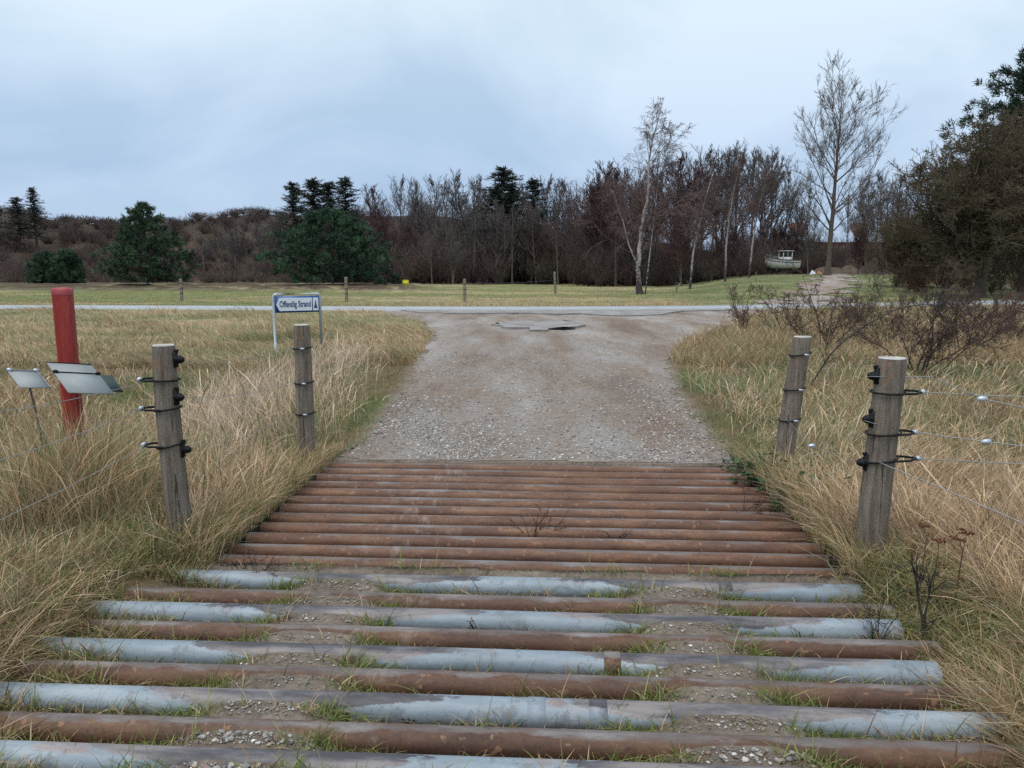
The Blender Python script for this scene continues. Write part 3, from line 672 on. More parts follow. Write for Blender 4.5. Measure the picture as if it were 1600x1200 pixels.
# ------------------------------------------------------------------ blue road sign
sb = PD(464, 470, 15.6); gz = H1(sb[0], sb[1]); ANG = R(28)
sg = tag(empty('road_sign', (sb[0], sb[1], gz), ANG), 'blue and white arrow sign reading Offentlig Strand on a grey tube frame', 'sign')
tz = PD(464, 459, 15.6)[2]-gz; W2 = .47
P = [(-W2, 0, -.2), (-W2, 0, tz-.06), (-W2+.02, 0, tz-.018), (-W2+.06, 0, tz), (W2-.06, 0, tz), (W2-.02, 0, tz-.018), (W2, 0, tz-.06), (W2, 0, -.2)]
MB().tube(P, .028, 12).obj('tube_frame', M_steel, sg, True)
pz0, pz1 = tz-.38, tz-.045
MB().box((0, 0, (pz0+pz1)/2), (2*W2-.05, .03, pz1-pz0)).obj('blue_panel', M_sblue, sg)
yf = -.019
m_ = .035; z0, z1 = pz0+m_, pz1-m_; x0, x1 = -W2+.05, W2-.17; ar = .06; zm = (z0+z1)/2
def flat(name, pts, y, mat, par):
    n = len(pts); V = [(p[0], y, p[1]) for p in pts]+[(p[0], y+.002, p[1]) for p in pts]
    me = bpy.data.meshes.new(name); fs = [tuple(range(n)), tuple(range(2*n-1, n-1, -1))]+[(i, n+i, n+(i+1) % n, (i+1) % n) for i in range(n)]
    me.from_pydata([tuple(v) for v in V], [], fs); me.materials.append(mat); me.update()
    o = bpy.data.objects.new(name, me); C.objects.link(o); o.parent = par; return o
flat('white_arrow', [(x0, zm), (x0+ar, z0), (x1, z0), (x1, z1), (x0+ar, z1)], yf, M_swhite, sg)
bx0, bx1 = x1+.02, W2-.04
flat('symbol_panel', [(bx0, z0), (bx1, z0), (bx1, z1), (bx0, z1)], yf, M_swhite, sg)
bc = (bx0+bx1)/2
flat('bell_symbol', [(bc-.038, z0+.045), (bc+.038, z0+.045), (bc+.03, z0+.085), (bc+.02, z0+.12), (bc+.012, z0+.155), (bc+.012, z0+.19), (bc-.002, z0+.205), (bc-.014, z0+.19), (bc-.012, z0+.155), (bc-.02, z0+.12), (bc-.032, z0+.085)], yf-.003, M_sdark, sg)
fc = bpy.data.curves.new('lettering', 'FONT'); fc.body = 'Offentlig Strand'; fc.size = .2; fc.extrude = .0015; fc.offset = .004; fc.align_x = 'CENTER'; fc.align_y = 'CENTER'
to = bpy.data.objects.new('lettering', fc); C.objects.link(to); dg_ = bpy.context.evaluated_depsgraph_get(); me = bpy.data.meshes.new_from_object(to.evaluated_get(dg_)); bpy.data.objects.remove(to)
me.materials.clear(); me.materials.append(M_sdark); to = bpy.data.objects.new('lettering', me); C.objects.link(to); to.parent = sg
xsv = [v.co.x for v in me.vertices]; wtxt = max(xsv)-min(xsv); fx = (x1-x0-ar-.03)/wtxt
to.scale = (fx, .86, 1); to.rotation_euler = (pi/2, 0, 0); to.location = ((x0+ar+x1)/2-.01, yf-.003, zm)

# ------------------------------------------------------------------ far fence
def far_post(px, Y, top, label, lean=0):
    x = PD(px, 450, Y)[0]; g = H1(x, Y); h = PD(px, top, Y)[2]-g
    r0 = tag(empty('fence_post', (x, Y, g)), label, 'fence post', 'posts of the far field fence')
    V, Q, _ = post_mesh(h, .075, (lean, 0), .3, 0, 12) if False else post_mesh(h, .085, (lean, 0))
    build('stake', V.reshape(-1, 3), Q, None, M_post, r0, None, True)
    top_ = V[-1]; c = top_.mean(0); S = 28; i = np.arange(S); j = (i+1) % S
    build('cut_top', np.concatenate([top_+(0, 0, .002), c[None]+(0, 0, .012)]), None, np.stack([i, j, np.full(S, S)], -1), M_end, r0, None, True)
    for z in (.45, .72, 1.0):
        if z < h-.1:
            th = np.linspace(0, 2*pi, 17); MB().tube(np.stack([lean*z/h+.096*np.cos(th), .096*np.sin(th), np.full(17, z)], -1), .012, 6, False).obj('wire_hose', M_black, r0)
    return (x, Y, g, h)
fp = [far_post(283, 42, 436, 'pale far fence post in front of the big rounded pine on the left'), far_post(541, 41, 433, 'pale far fence post just right of the blue sign'),
      far_post(726, 43, 436, 'dark slim far fence post behind the middle of the road'), far_post(868, 56, 425, 'leaning pale far fence post left of the tall birch', -.08)]
fp = [(-48, 43, 0, 1.25)]+fp
for i in range(4):
    for z, nm in ((1.0, 'top'), (.72, 'lower')):
        a, b = fp[i], fp[i+1]
        wire([(a[0], a[1], a[2]+z), (b[0], b[1], b[2]+z)], f'{nm} wire of the far fence, ' + ['left of the first post', 'behind the blue sign', 'between the pale and the dark post', 'between the dark and the leaning post'][i], r=.004, sag=.04)

# ------------------------------------------------------------------ plants
def grow(P, Rr, levels, r, wind=(0, 0, 0)):
    out_ = []
    for L_ in levels:
        N_, K, _ = P.shape; n = L_['n']; k = L_.get('K', 5)
        t = L_['t0']+(L_['t1']-L_['t0'])*(r.random((N_, n))**L_.get('tp', 1)); f = t*(K-1); i0 = np.clip(f.astype(int), 0, K-2); w_ = (f-i0)[..., None]
        ar_ = np.arange(N_)[:, None]
        p = P[ar_, i0]*(1-w_)+P[ar_, i0+1]*w_; tg = norm(P[ar_, i0+1]-P[ar_, i0]); pr = Rr[ar_, i0]*(1-w_[..., 0])+Rr[ar_, i0+1]*w_[..., 0]
        plen = np.linalg.norm(np.diff(P, axis=1), axis=-1).sum(1)[:, None]
        rv = r.normal(size=(N_, n, 3)); rv[..., 2] *= L_.get('flatz', 1); pe = norm(rv-(rv*tg).sum(-1, keepdims=True)*tg)
        an = R(L_['ang'])*(1+.3*r.normal(size=(N_, n)))[..., None]*1.0
        if 'angtop' in L_: an = (R(L_['ang'])*(1-t)+R(L_['angtop'])*t)[..., None]*(1+.15*r.normal(size=(N_, n, 1)))
        d = norm(tg*np.cos(an)+pe*np.sin(an))
        ln = (plen*L_['len'] if 'len' in L_ else L_['abs'](t))*(.65+.6*r.random((N_, n)))*(1-L_.get('taper', .4)*t)
        p = p.reshape(-1, 3); d = d.reshape(-1, 3); ln = ln.reshape(-1); pr = pr.reshape(-1); M_ = len(p)
        Q_ = np.zeros((M_, k, 3)); Q_[:, 0] = p; st_ = ln/(k-1)
        up = L_.get('up', 0.)
        for s in range(1, k):
            d = norm(d+np.array((0, 0, up))/(k-1)+np.array(wind)*L_.get('wind', 1)/(k-1)+r.normal(size=d.shape)*L_.get('wob', .12))
            Q_[:, s] = Q_[:, s-1]+d*st_[:, None]
        r0 = np.maximum(pr*L_.get('rr', .6), L_.get('rmin', .004)); tp = np.linspace(1, L_.get('tip', .35), k)
        RR = r0[:, None]*tp; out_.append((Q_, np.maximum(RR, L_.get('rend', .003)))); P, Rr = Q_, RR
    return out_
def trunk_line(H, lean=(0, 0), wob=.1, K=12, r=None, curve=(0, 0)):
    t = np.linspace(0, 1, K); x = lean[0]*t+curve[0]*np.sin(pi*t); y = lean[1]*t+curve[1]*np.sin(pi*t)
    if r is not None: x = x+np.cumsum(r.normal(size=K))*wob*H*.02; y = y+np.cumsum(r.normal(size=K))*wob*H*.02
    return np.stack([x-x[0], y-y[0], H*t-0], -1)[None]
def tree_meshes(lines, radii, levels, r, cols_trunk, cols_twig, ntr=1, wind=(0, 0, 0), S=(10, 6, 4, 3, 3)):
    """lines: list of trunk polylines [K,3]; returns mesh data of trunk (trunks plus ntr levels of limbs) and crown"""
    tr = MB(); cr = MB()
    def put(m_, P, Rr, s, c0, jit=.25):
        V, Q = tubes(P, Rr, s); c = np.array(c0)[None]*(1+jit*(r.random((len(P), 1))-.5)); c = c*(1+.12*r.normal(size=(len(P), 1)))
        m_.add(V, Q, None, np.clip(np.repeat(c, P.shape[1]*s, 0), .004, 1))
    for P, Rr in zip(lines, radii):
        put(tr, P, Rr, S[0], cols_trunk, .05)
        lv = grow(P, Rr, levels, r, wind)
        for k, (q, rr) in enumerate(lv):
            c = cols_twig[min(k, len(cols_twig)-1)]
            put(tr if k < ntr else cr, q, rr, S[min(k+1, 4)], c)
    return tr, cr
def make_tree(name, tr, cr, label, cat='tree', group=None, cname='crown', mtr=None, mcr=None, tname='trunk'):
    root = tag(empty(name, (0, 0, 0)), label, cat, group)
    tr.obj(tname, mtr or M_twig, root, True); cr.obj(cname, mcr or M_twig, root, True); return root
def place(root, px, Y, topy, H0, label=None, group=None, rz=0, x=None, wide=1., sink=.1):
    x = PD(px, 430, Y)[0] if x is None else x; g = H1(x, Y); h = PD(px, topy, Y)[2]-g; s = h/H0
    root.location = (x, Y, g-sink); root.rotation_euler = (0, 0, rz); root.scale = (s*wide, s*wide, s)
    if label: root['label'] = label
    if group: root['group'] = group
    return root

def mat_birch():
    m, t, n, l, p = nodes('birch_bark'); c = n.new('ShaderNodeTexCoord').outputs['Object']
    a = n.new('ShaderNodeAttribute'); a.attribute_name = 'Col'
    fz = noise(n, l, c, 3.5, 6, .75, (1.2, 1.2, 2.2)); sx = n.new('ShaderNodeSeparateXYZ'); l.new(c, sx.inputs[0])
    mr = n.new('ShaderNodeMapRange'); l.new(sx.outputs['Z'], mr.inputs['Value']); mr.inputs['From Max'].default_value = 3.2; mr.inputs['To Min'].default_value = .24; mr.inputs['To Max'].default_value = 0
    s = n.new('ShaderNodeMath'); s.operation = 'ADD'; l.new(fz, s.inputs[0]); l.new(mr.outputs[0], s.inputs[1])
    k = step(n, l, s.outputs[0], .56, .63); l.new(mixc(n, l, k, a.outputs['Color'], (.05, .04, .038)), p.inputs['Base Color'])
    p.inputs['Roughness'].default_value = .8; bump(n, l, p, fz, .5, .05); return m
M_birch = mat_birch()

# --- hero birch in front of the wood
r = np.random.default_rng(21)
g0 = PD(1000, 460, 56); bx_, by_ = g0[0], 56; bz = H1(bx_, by_)
def pl(pts, K=14, Y=56):
    q = np.array([PD(a, b, Y) for a, b in pts])-np.array((bx_, by_, bz)); q[0, 2] = 0
    t = np.linspace(0, 1, K); s = np.concatenate([[0], np.cumsum(np.linalg.norm(np.diff(q, axis=0), axis=1))]); s /= s[-1]
    return np.stack([np.interp(t, s, q[:, k]) for k in range(3)], -1)[None]
main = pl([(1000, 460), (996, 430), (999, 395), (1003, 350), (1012, 300), (1013, 262), (1020, 215), (1028, 180), (1038, 152)], 22)
main = main+np.concatenate([[[0, 0, 0]], r.normal(size=(21, 3))*.05])[None]
fork = pl([(999, 440), (997, 415), (982, 385), (975, 355), (962, 320), (950, 285)], 12); fork[..., 1] -= np.linspace(0, .8, 12)
side = pl([(1012, 300), (1035, 255), (1052, 215), (1062, 185)], 10); side[..., 1] += np.linspace(0, 1.2, 10)
side2 = pl([(1008, 330), (990, 280), (975, 240), (968, 200)], 10); side2[..., 1] -= np.linspace(0, 1.0, 10)
rm = np.linspace(1, .08, 22)**1.0*.18; rm[0] = .30; rm[1] = .24
lvB = [dict(n=30, t0=.25, t1=.95, ang=50, angtop=34, abs=lambda t: (1-t)*5.0+1.7, K=7, up=.35, rr=.42, wob=.1, tip=.3, rmin=.028),
       dict(n=10, t0=.2, t1=1, ang=38, len=.5, K=6, up=-.35, rr=.5, wob=.12, rmin=.017, rend=.011, tip=.5),
       dict(n=10, t0=.15, t1=1, ang=30, len=.55, K=5, up=-1.1, rr=.6, wob=.12, rmin=.012, rend=.008, tip=.7)]
tr, cr = tree_meshes([main, fork, side], [rm[None], np.linspace(.085, .018, 12)[None], np.linspace(.05, .012, 10)[None]],
    [dict(lvB[0], n=26, rmin=.02, rr=.34), dict(lvB[1], n=11, len=.42, rmin=.010, rend=.007), dict(lvB[2], n=9, len=.62, rmin=.007, rend=.005)], r, (.40, .35, .33), [(.15, .11, .10), (.13, .085, .08), (.14, .095, .09)], 0, wind=(.22, 0, 0))
hb = make_tree('birch_tree', tr, cr, 'tallest white-barked birch with drooping bare twigs standing at the roadside field', mtr=M_birch)
hb.location = (bx_, by_, bz-.05)
# --- tall poplar-like bare tree
r = np.random.default_rng(33)
px_, Yt = 1293, 82; tb = PD(px_, 425, Yt); g = H1(tb[0], Yt); Ht = (PD(1300, 92, Yt)[2]-g)*.83
tl = trunk_line(Ht, (.45, 0), .05, 24, r); rt = np.linspace(1, .06, 24)**.85*.29; rt[0] = .42; rt[1] = .33
lvP = [dict(n=44, t0=.24, t1=.97, ang=66, angtop=30, abs=lambda t: (1-t)*7.0+4.3, K=10, up=.45, rr=.34, wob=.07, tip=.18, rmin=.03, flatz=.6, taper=0),
       dict(n=13, t0=.22, t1=.98, ang=36, len=.34, K=6, up=.35, rr=.42, wob=.09, rmin=.018, rend=.012, tip=.4),
       dict(n=10, t0=.15, t1=1, ang=36, len=.42, K=4, up=.2, rr=.55, wob=.07, rmin=.012, rend=.009, tip=.6)]
tr, cr = tree_meshes([tl], [rt[None]], lvP, r, (.11, .085, .068), [(.115, .092, .078), (.12, .10, .09), (.16, .135, .13)], 1)
ht = make_tree('poplar_tree', tr, cr, 'very tall bare upright tree, highest in the picture, beside the soil heap'); ht.location = (tb[0], Yt, g-.1)
# --- shared bare tree kinds
def bare(seed, H, spread, cols, n1=26, up=.7, trunks=1, t0=.3, thick=1.):
    r = np.random.default_rng(seed); ls = []; rs = []
    for k in range(trunks):
        ls.append(trunk_line(H*(1-.12*k), ((r.random()-.5)*spread*.35+(k > 0)*(r.random()-.5)*spread*.8, (r.random()-.5)*spread*.4), .12, 14, r)); rs.append((np.linspace(1, .08, 14)*H*.0135*thick)[None])
    lv = [dict(n=n1, t0=t0, t1=.96, ang=46, angtop=24, abs=lambda t: (1-t)*H*.62*spread/4+.9, K=7, up=up*.7, rr=.42, wob=.08, tip=.25, rmin=.024, taper=0),
          dict(n=11, t0=.15, t1=1, ang=32, len=.36, K=5, up=.3, rr=.5, wob=.08, rmin=.022, rend=.016, tip=.5),
          dict(n=6, t0=.15, t1=1, ang=32, len=.5, K=3, up=.15, rr=.6, wob=.06, rmin=.012, rend=.010, tip=.7)]
    return tree_meshes(ls, rs, lv, r, cols[0], cols[1:], 1, S=(8, 4, 3, 3, 3)), H
greyc = [(.17, .145, .125), (.13, .11, .10), (.12, .10, .095), (.135, .115, .11)]
redc = [(.12, .09, .08), (.085, .055, .052), (.085, .048, .048), (.095, .052, .052)]
protos = {}
for k, (nm, sd_, H, sp, cl, kw) in enumerate([('g1', 101, 12, 4.2, greyc, {}), ('g2', 102, 12, 3.2, greyc, dict(trunks=2)), ('g3', 103, 12, 3.6, greyc, dict(up=1.0, t0=.4)),
                                  ('r1', 104, 10, 4.0, redc, dict(trunks=2, t0=.15)), ('r2', 105, 10, 4.6, redc, dict(trunks=3, t0=.12)), ('r3', 106, 10, 3.6, redc, dict(trunks=1, t0=.2, n1=34))]):
    (tr, cr), H_ = bare(sd_, H, sp, cl, **kw); protos[nm] = [make_tree('bare_tree', tr, cr, 'bare tree'), H_, False]
def use(nm):
    p = protos[nm]
    if not p[2]: p[2] = True; return p[0], p[1]
    return copy_tree(p[0]), p[1]
GREY = [(622,283,138,'g1','slender bare grey tree alone above the hill ridge, right of the reddish birch'),(655,292,136,'g2',0),(684,285,130,'g1',0),(702,292,126,'g3',0),(716,276,125,'g1',0),(738,281,124,'g2',0),(757,296,120,'g3',0),
        (762,300,112,'g1',0),(806,292,113,'g2',0),(822,300,110,'g3',0),(848,284,119,'g1',0),(866,288,121,'g3',0),(884,292,122,'g1',0),(905,318,115,'g2',0),(925,300,112,'g3',0),
        (740,320,104,'g3',0),(775,315,103,'g2',0),(800,325,101,'g3',0),(838,322,102,'g1',0),(872,330,100,'g3',0),(897,325,100,'g2',0),(918,335,98,'g1',0),
        (675,368,98,'g1','small spreading pale-trunked tree at the wood edge right of the yellow box'),(707,366,99,'g2','small dark twin-stemmed tree next to the small pale one at the wood edge'),
        (368,352,122,'g3',0),(378,358,124,'g2',0),(345,365,126,'g1',0),(405,345,130,'g1',0),(440,335,134,'g2',0),(320,372,130,'g3',0),
        (1092,240,104,'g1',0),(1108,246,100,'g3',0),(1122,238,102,'g2',0),(1140,248,99,'g1',0),(1152,234,101,'g1',0),(1172,246,98,'g3',0),(1186,236,100,'g2',0),(1204,242,105,'g1',0),(1222,268,108,'g3',0),
        (1240,320,108,'g2',0),(1256,300,112,'g3',0),(1272,330,115,'g1',0),(1322,310,112,'g3',0),(1338,285,108,'g1',0),(1352,300,104,'g2',0),(1366,278,100,'g1',0),(1384,300,96,'g3',0),(1400,280,92,'g2',0),(1425,290,90,'g1',0),
        (1262,372,92,'g3','thin pale sapling standing just right of the beached boat')]
ORD = 'leftmost,second,third,fourth,fifth,sixth,seventh,eighth,ninth,tenth,eleventh,twelfth,thirteenth,fourteenth,fifteenth,sixteenth,seventeenth,eighteenth,nineteenth,twentieth,twenty-first,twenty-second'.split(',')
def ordinal(all_px, px): i = sorted(all_px).index(px); return ORD[i]+(' from the left' if i else '')
regG = lambda px: 'left of the round pine' if px < 560 else ('in the middle wood' if px < 940 else ('behind the small birches' if px < 1215 else 'around the poplar and thorn tree'))
regR = lambda px: 'behind the round pine and yellow box' if px < 900 else ('around the tall birch' if px < 1080 else 'behind the boat and small birches')
for k, (px, ty, Yv, nm, lab) in enumerate(GREY):
    o, H_ = use(nm); reg = regG(px); same = [q[0] for q in GREY if not q[4] and regG(q[0]) == reg]
    place(o, px, Yv, ty, H_, lab or f'{ordinal(same, px)} of the bare grey trees {reg}', 'bare grey trees '+reg if not lab else None, rz=k*1.9, wide=1. if ty < 345 else 1.1)
RED = [(560,330,112,'r1'),(583,296,118,'r3'),(605,335,110,'r2'),(925,285,92,'r1'),(945,262,90,'r2'),(962,275,84,'r3'),(985,290,88,'r2'),(1025,262,88,'r1'),(1048,252,90,'r3'),(1070,262,92,'r2'),
       (1065,330,80,'r2'),(1130,345,86,'r2'),(1160,340,98,'r3'),(1190,350,104,'r1'),(1212,345,106,'r2'),
       (640,350,118,'r1'),(520,345,112,'r2'),(830,345,104,'r2'),(860,355,102,'r1'),(780,350,106,'r2'),(1340,360,90,'r2'),(1230,365,108,'r1'),(1380,345,85,'r1'),(1245,372,107,'r3'),(1180,370,102,'r2')]
for k, (px, ty, Yv, nm) in enumerate(RED):
    o, H_ = use(nm); reg = regR(px); same = [q[0] for i_, q in enumerate(RED) if i_ != 1 and regR(q[0]) == reg]
    lab = 'tallest reddish tree with pale trunk rising just right of the round pine' if k == 1 else f'{ordinal(same, px)} of the bushy reddish trees {reg}'
    place(o, px, Yv, ty, H_, lab, None if k == 1 else 'bare reddish trees '+reg, rz=k*2.3)
# --- small birches
for k, (bpx, bpy_, Yv, tpx, tpy, lab, ml) in enumerate([(1078,447,66,1118,255,'small birch leaning right beside a fallen branch','m'), (1133,442,74,1160,240,'slim white birch, middle of the three small birches',''), (1170,438,78,1212,246,'white birch with forked top nearest the boat','')]):
    r = np.random.default_rng(60+k); b = PD(bpx, bpy_, Yv); g = H1(b[0], Yv); tp_ = PD(tpx, tpy, Yv); H_ = tp_[2]-g
    l1 = trunk_line(H_, (tp_[0]-b[0], .3), .1, 16, r, (-.35, 0)); lines = [l1]; rad = [(np.linspace(1, .08, 16)*.12)[None]]
    lv = [dict(n=26, t0=.30, t1=.96, ang=42, angtop=24, abs=lambda t: (1-t)*5.6+1.0, K=7, up=.5, rr=.42, wob=.1, tip=.25, rmin=.03),
          dict(n=10, t0=.2, t1=1, ang=32, len=.38, K=5, up=-.05, rr=.5, wob=.12, rmin=.019, rend=.013, tip=.5, wind=1),
          dict(n=9, t0=.15, t1=1, ang=28, len=.55, K=4, up=-.35, rr=.6, wob=.12, rmin=.014, rend=.010, tip=.7, wind=1)]
    tr, cr = tree_meshes(lines, rad, lv, r, (.34, .30, .285), [(.14, .10, .095), (.13, .085, .08), (.15, .105, .10)], 0, wind=(.25, 0, 0), S=(8, 4, 3, 3, 3))
    o = make_tree('birch_tree', tr, cr, lab, mtr=M_birch); o.location = (b[0], Yv, g-.05)
# --- dark broad thorn tree on the right
def thorn(seed, H, spread, n0, cols, K1=9):
    r = np.random.default_rng(seed)
    tl = [trunk_line(H*.5, (.3, 0), .25, 9, r)]; rt_ = [np.linspace(.36, .16, 9)[None]]; rt_[0][0, 0] = .46
    lv = [dict(n=n0, t0=.2, t1=1.0, ang=84, angtop=16, abs=lambda t: spread*(1.08-.25*t), K=K1, up=.22, rr=.5, wob=.13, tip=.25, rmin=.06, taper=0),
          dict(n=17, t0=.1, t1=1, ang=46, len=.36, K=6, up=.1, rr=.45, wob=.16, rmin=.028, tip=.35, taper=.2),
          dict(n=9, t0=.12, t1=1, ang=48, len=.47, K=5, up=.05, rr=.5, wob=.2, rmin=.017, rend=.011, tip=.5),
          dict(n=8, t0=.1, t1=1, ang=48, len=.55, K=3, up=.05, rr=.6, wob=.2, rmin=.012, rend=.010, tip=.8)]
    return tree_meshes(tl, rt_, lv, r, cols[0], cols[1:], 1, S=(12, 6, 4, 3, 3)), r
(tr, cr), _ = thorn(71, 10.0, 6.6, 40, [(.07, .058, .042), (.08, .068, .044), (.095, .08, .046), (.08, .066, .038), (.105, .078, .048)])
th_ = make_tree('thorn_tree', tr, cr, 'broad dense olive-brown bare tree filling the right edge behind the road')
b = PD(1530, 455, 47); th_.location = (b[0], 47, H1(b[0], 47)-.1)
c2 = copy_tree(th_); c2['label'] = 'second dense brown tree partly hidden right of the broad olive one'; c2.location = (b[0]+7.5, 54, 0); c2.rotation_euler = (0, 0, 2.2); c2.scale = (1.1, 1.1, 1.18)
c3 = copy_tree(th_); c3['label'] = 'lower olive bush tree at the left foot of the broad tree'; q = PD(1425, 430, 60); c3.location = (q[0], 60, H1(q[0], 60)-.6); c3.rotation_euler = (0, 0, 4.1); c3.scale = (.62, .62, .62)

# --- conifers
def pine(seed, H, W, nclump, dark=(.024, .046, .032), lite=(.09, .15, .075), cl=.32, lift=.05, shape='dome', per=42, nl=.30, nw=.035):
    r = np.random.default_rng(seed); tr = MB(); cr = MB()
    tl = trunk_line(H*.97, (.1, 0), .06, 10, r); V, Q = tubes(tl, (np.linspace(1, .1, 10)*H*.02)[None], 8); tr.add(V, Q, None, np.full((len(V), 3), 1.)*(.10, .07, .05))
    t = r.random(nclump*3); az = r.random(nclump*3)*2*pi
    if shape == 'dome': prof = np.sqrt(np.clip(1-((t-.16)/.84)**2, 0, 1))*np.where(t < .16, .8+.2*t/.16, 1)
    elif shape == 'cone': prof = (1-t)**.8*(.9+.1*np.sin(t*30))
    else: prof = np.clip(1.15*(1-t)**.62, 0, 1)*np.where(t < .12, .75+t*2, 1)
    lob = .5+.8*vn(az*2.9+seed, t*10, 61)
    rad = W/2*prof*lob*np.sqrt(.15+.95*r.random(nclump*3)); w_ = rad; keep = r.random(nclump*3) < .3+.7*np.clip(prof, 0, 1); idx = np.where(keep)[0][:nclump]
    t, az, rad, pr = t[idx], az[idx], rad[idx], (W/2*prof*lob)[idx]
    c = np.stack([rad*np.cos(az), rad*np.sin(az), H*(lift+(1-lift)*t)*.97], -1); n = len(c)
    # limbs to a share of the clumps
    m = min(n, 110); s = np.stack([0*t[:m], 0*t[:m], np.maximum(c[:m, 2]-rad[:m]*.35, .3)], -1); mid = (s+c[:m])/2+[0, 0, -.1]
    V, Q = tubes(np.stack([s, mid, c[:m]], 1), np.array([[.05, .035, .015]])*np.ones((m, 1))*H/9, 4); tr.add(V, Q, None, np.full((len(V), 3), 1.)*(.085, .06, .045))
    od = norm(np.stack([np.cos(az), np.sin(az), .55+.5*r.random(n)], -1))
    outer = np.clip(rad/np.maximum(pr, .1), 0, 1); var = r.random(n)
    col = np.array(dark)+(np.array(lite)-np.array(dark))*(var**1.5)[:, None]
    base = np.repeat(c, per, 0)+r.normal(size=(n*per, 3))*cl*.36
    d = norm(np.repeat(od, per, 0)+r.normal(size=(n*per, 3))*.75); ln = nl*(.6+.8*r.random(n*per))
    sd_ = norm(np.cross(d, r.normal(size=d.shape)))*nw
    tip = base+d*ln[:, None]; V = np.stack([base-sd_, base+sd_, tip], 1).reshape(-1, 3); T = np.arange(len(V)).reshape(-1, 3)
    cc_ = np.repeat(col, per, 0)*(.7+.6*r.random((n*per, 1))); cr.add(V, None, T, np.repeat(cc_, 3, 0))
    return tr, cr
def put_pine(name, seed, px, Y, topy, wpx, nclump, label, **kw):
    x = PD(px, 430, Y)[0]; g = H1(x, Y); H_ = PD(px, topy, Y)[2]-g; W_ = wpx/F*Y
    tr, cr = pine(seed, H_, W_, nclump, **kw); o = make_tree(name, tr, cr, label, mcr=M_needle); o.location = (x, Y, g-.1); return o
put_pine('pine_tree', 5, 230, 84, 314, 138, 620, 'pointed dark green pine standing alone on the left of the field', shape='pine', nl=.38, nw=.045)
put_pine('pine_tree', 6, 520, 82, 324, 186, 950, 'wide rounded dark green pine behind the blue sign', nl=.38, nw=.045, lite=(.07, .14, .07))
put_pine('pine_bush', 7, 75, 92, 392, 52, 360, 'left one of the pair of round dark pine bushes at far left', nl=.35, nw=.04, lift=.02)
put_pine('pine_bush', 8, 107, 91, 388, 46, 360, 'right one of the pair of round dark pine bushes at far left', nl=.35, nw=.04, lift=.02)
put_pine('pine_bush', 9, 619, 86, 428, 14, 40, 'tiny dark green bush just left of the yellow box', nl=.2, nw=.03, cl=.3)
put_pine('pine_bush', 10, 594, 80, 434, 20, 50, 'tiny low green bush at the foot of the rounded pine', nl=.2, nw=.03, cl=.3)
put_pine('pine_tree', 14, 1612, 70, 42, 290, 760, 'very tall dark pine rising behind the brown trees at right edge', shape='pine', lift=.45, nl=.45, nw=.05, cl=.5, lite=(.04, .065, .035))
def spruce(seed, H, W):
    r = np.random.default_rng(seed); tr = MB(); cr = MB()
    V, Q = tubes(trunk_line(H, (.1, 0), .04, 10, r), (np.linspace(1, .06, 10)*H*.014)[None], 6); tr.add(V, Q, None, np.full((len(V), 3), 1.)*(.075, .055, .045))
    n = 210; t = .2+.79*r.random(n)**.8; az = r.random(n)*2*pi; ln = (W/2*(1-t)**.8*1.5+.22)*(.25+1.0*r.random(n))
    s = np.stack([0*t, 0*t, H*t], -1); d = np.stack([np.cos(az), np.sin(az), -.1+.9*r.random(n)], -1); K = 6
    P = s[:, None]+d[:, None]*ln[:, None, None]*np.linspace(0, 1, K)[None, :, None]; P[..., 2] -= (np.linspace(0, 1, K)**2)[None]*ln[:, None]*.28
    V, Q = tubes(P, np.linspace(.05, .012, K)[None]*np.ones((n, 1)), 3); cr.add(V, Q, None, np.full((len(V), 3), 1.)*(.06, .05, .04))
    per = 24; f = r.random((n, per))*(K-1); i0 = np.clip(f.astype(int), 0, K-2); w_ = (f-i0)[..., None]; a_ = np.arange(n)[:, None]
    b = (P[a_, i0]*(1-w_)+P[a_, i0+1]*w_).reshape(-1, 3)+r.normal(size=(n*per, 3))*.05
    d = norm(np.repeat(d, per, 0)+r.normal(size=(n*per, 3))*.7); sd_ = norm(np.cross(d, r.normal(size=d.shape)))*.04; tip = b+d*(.22+.22*r.random((n*per, 1)))
    V = np.stack([b-sd_, b+sd_, tip], 1).reshape(-1, 3); col = np.repeat(np.array((.034, .046, .034))*(.6+.9*r.random((n*per, 1))), 3, 0); cr.add(V, None, np.arange(len(V)).reshape(-1, 3), col)
    return tr, cr
sp = [make_tree('spruce_tree', *spruce(80+k, 13, 5.2+k), 'spruce', mcr=M_needle) for k in range(2)]
used = [False, False]
SPR = [(62,292,152,'spindly spruce top on the ridge at far left'),(36,307,150,'small conifer top just left of the spindly one on the ridge'),(-8,290,150,'conifer cut by the left edge on the ridge'),
       (463,284,118,'leftmost of the dark conifers above the rounded pine'),(495,279,122,'second dark conifer from the left above the rounded pine'),(518,283,124,'thin conifer in the middle of the row above the rounded pine'),(543,276,120,'rightmost and tallest conifer of the row above the rounded pine'),
       (787,260,108,'big dark conifer standing highest in the middle wood'),(833,279,114,'thin conifer right of the big one in the middle wood'),(775,290,106,'lower conifer tucked against the left of the big one'),(800,285,110,'lower conifer tucked against the right of the big one')]
for k, (px, ty, Yv, lab) in enumerate(SPR):
    v = k % 2; o = sp[v] if not used[v] else copy_tree(sp[v]); used[v] = True
    place(o, px, Yv, ty, 13, lab, None, rz=k*1.3, wide=1.3+.7*((k*37) % 10)/10)

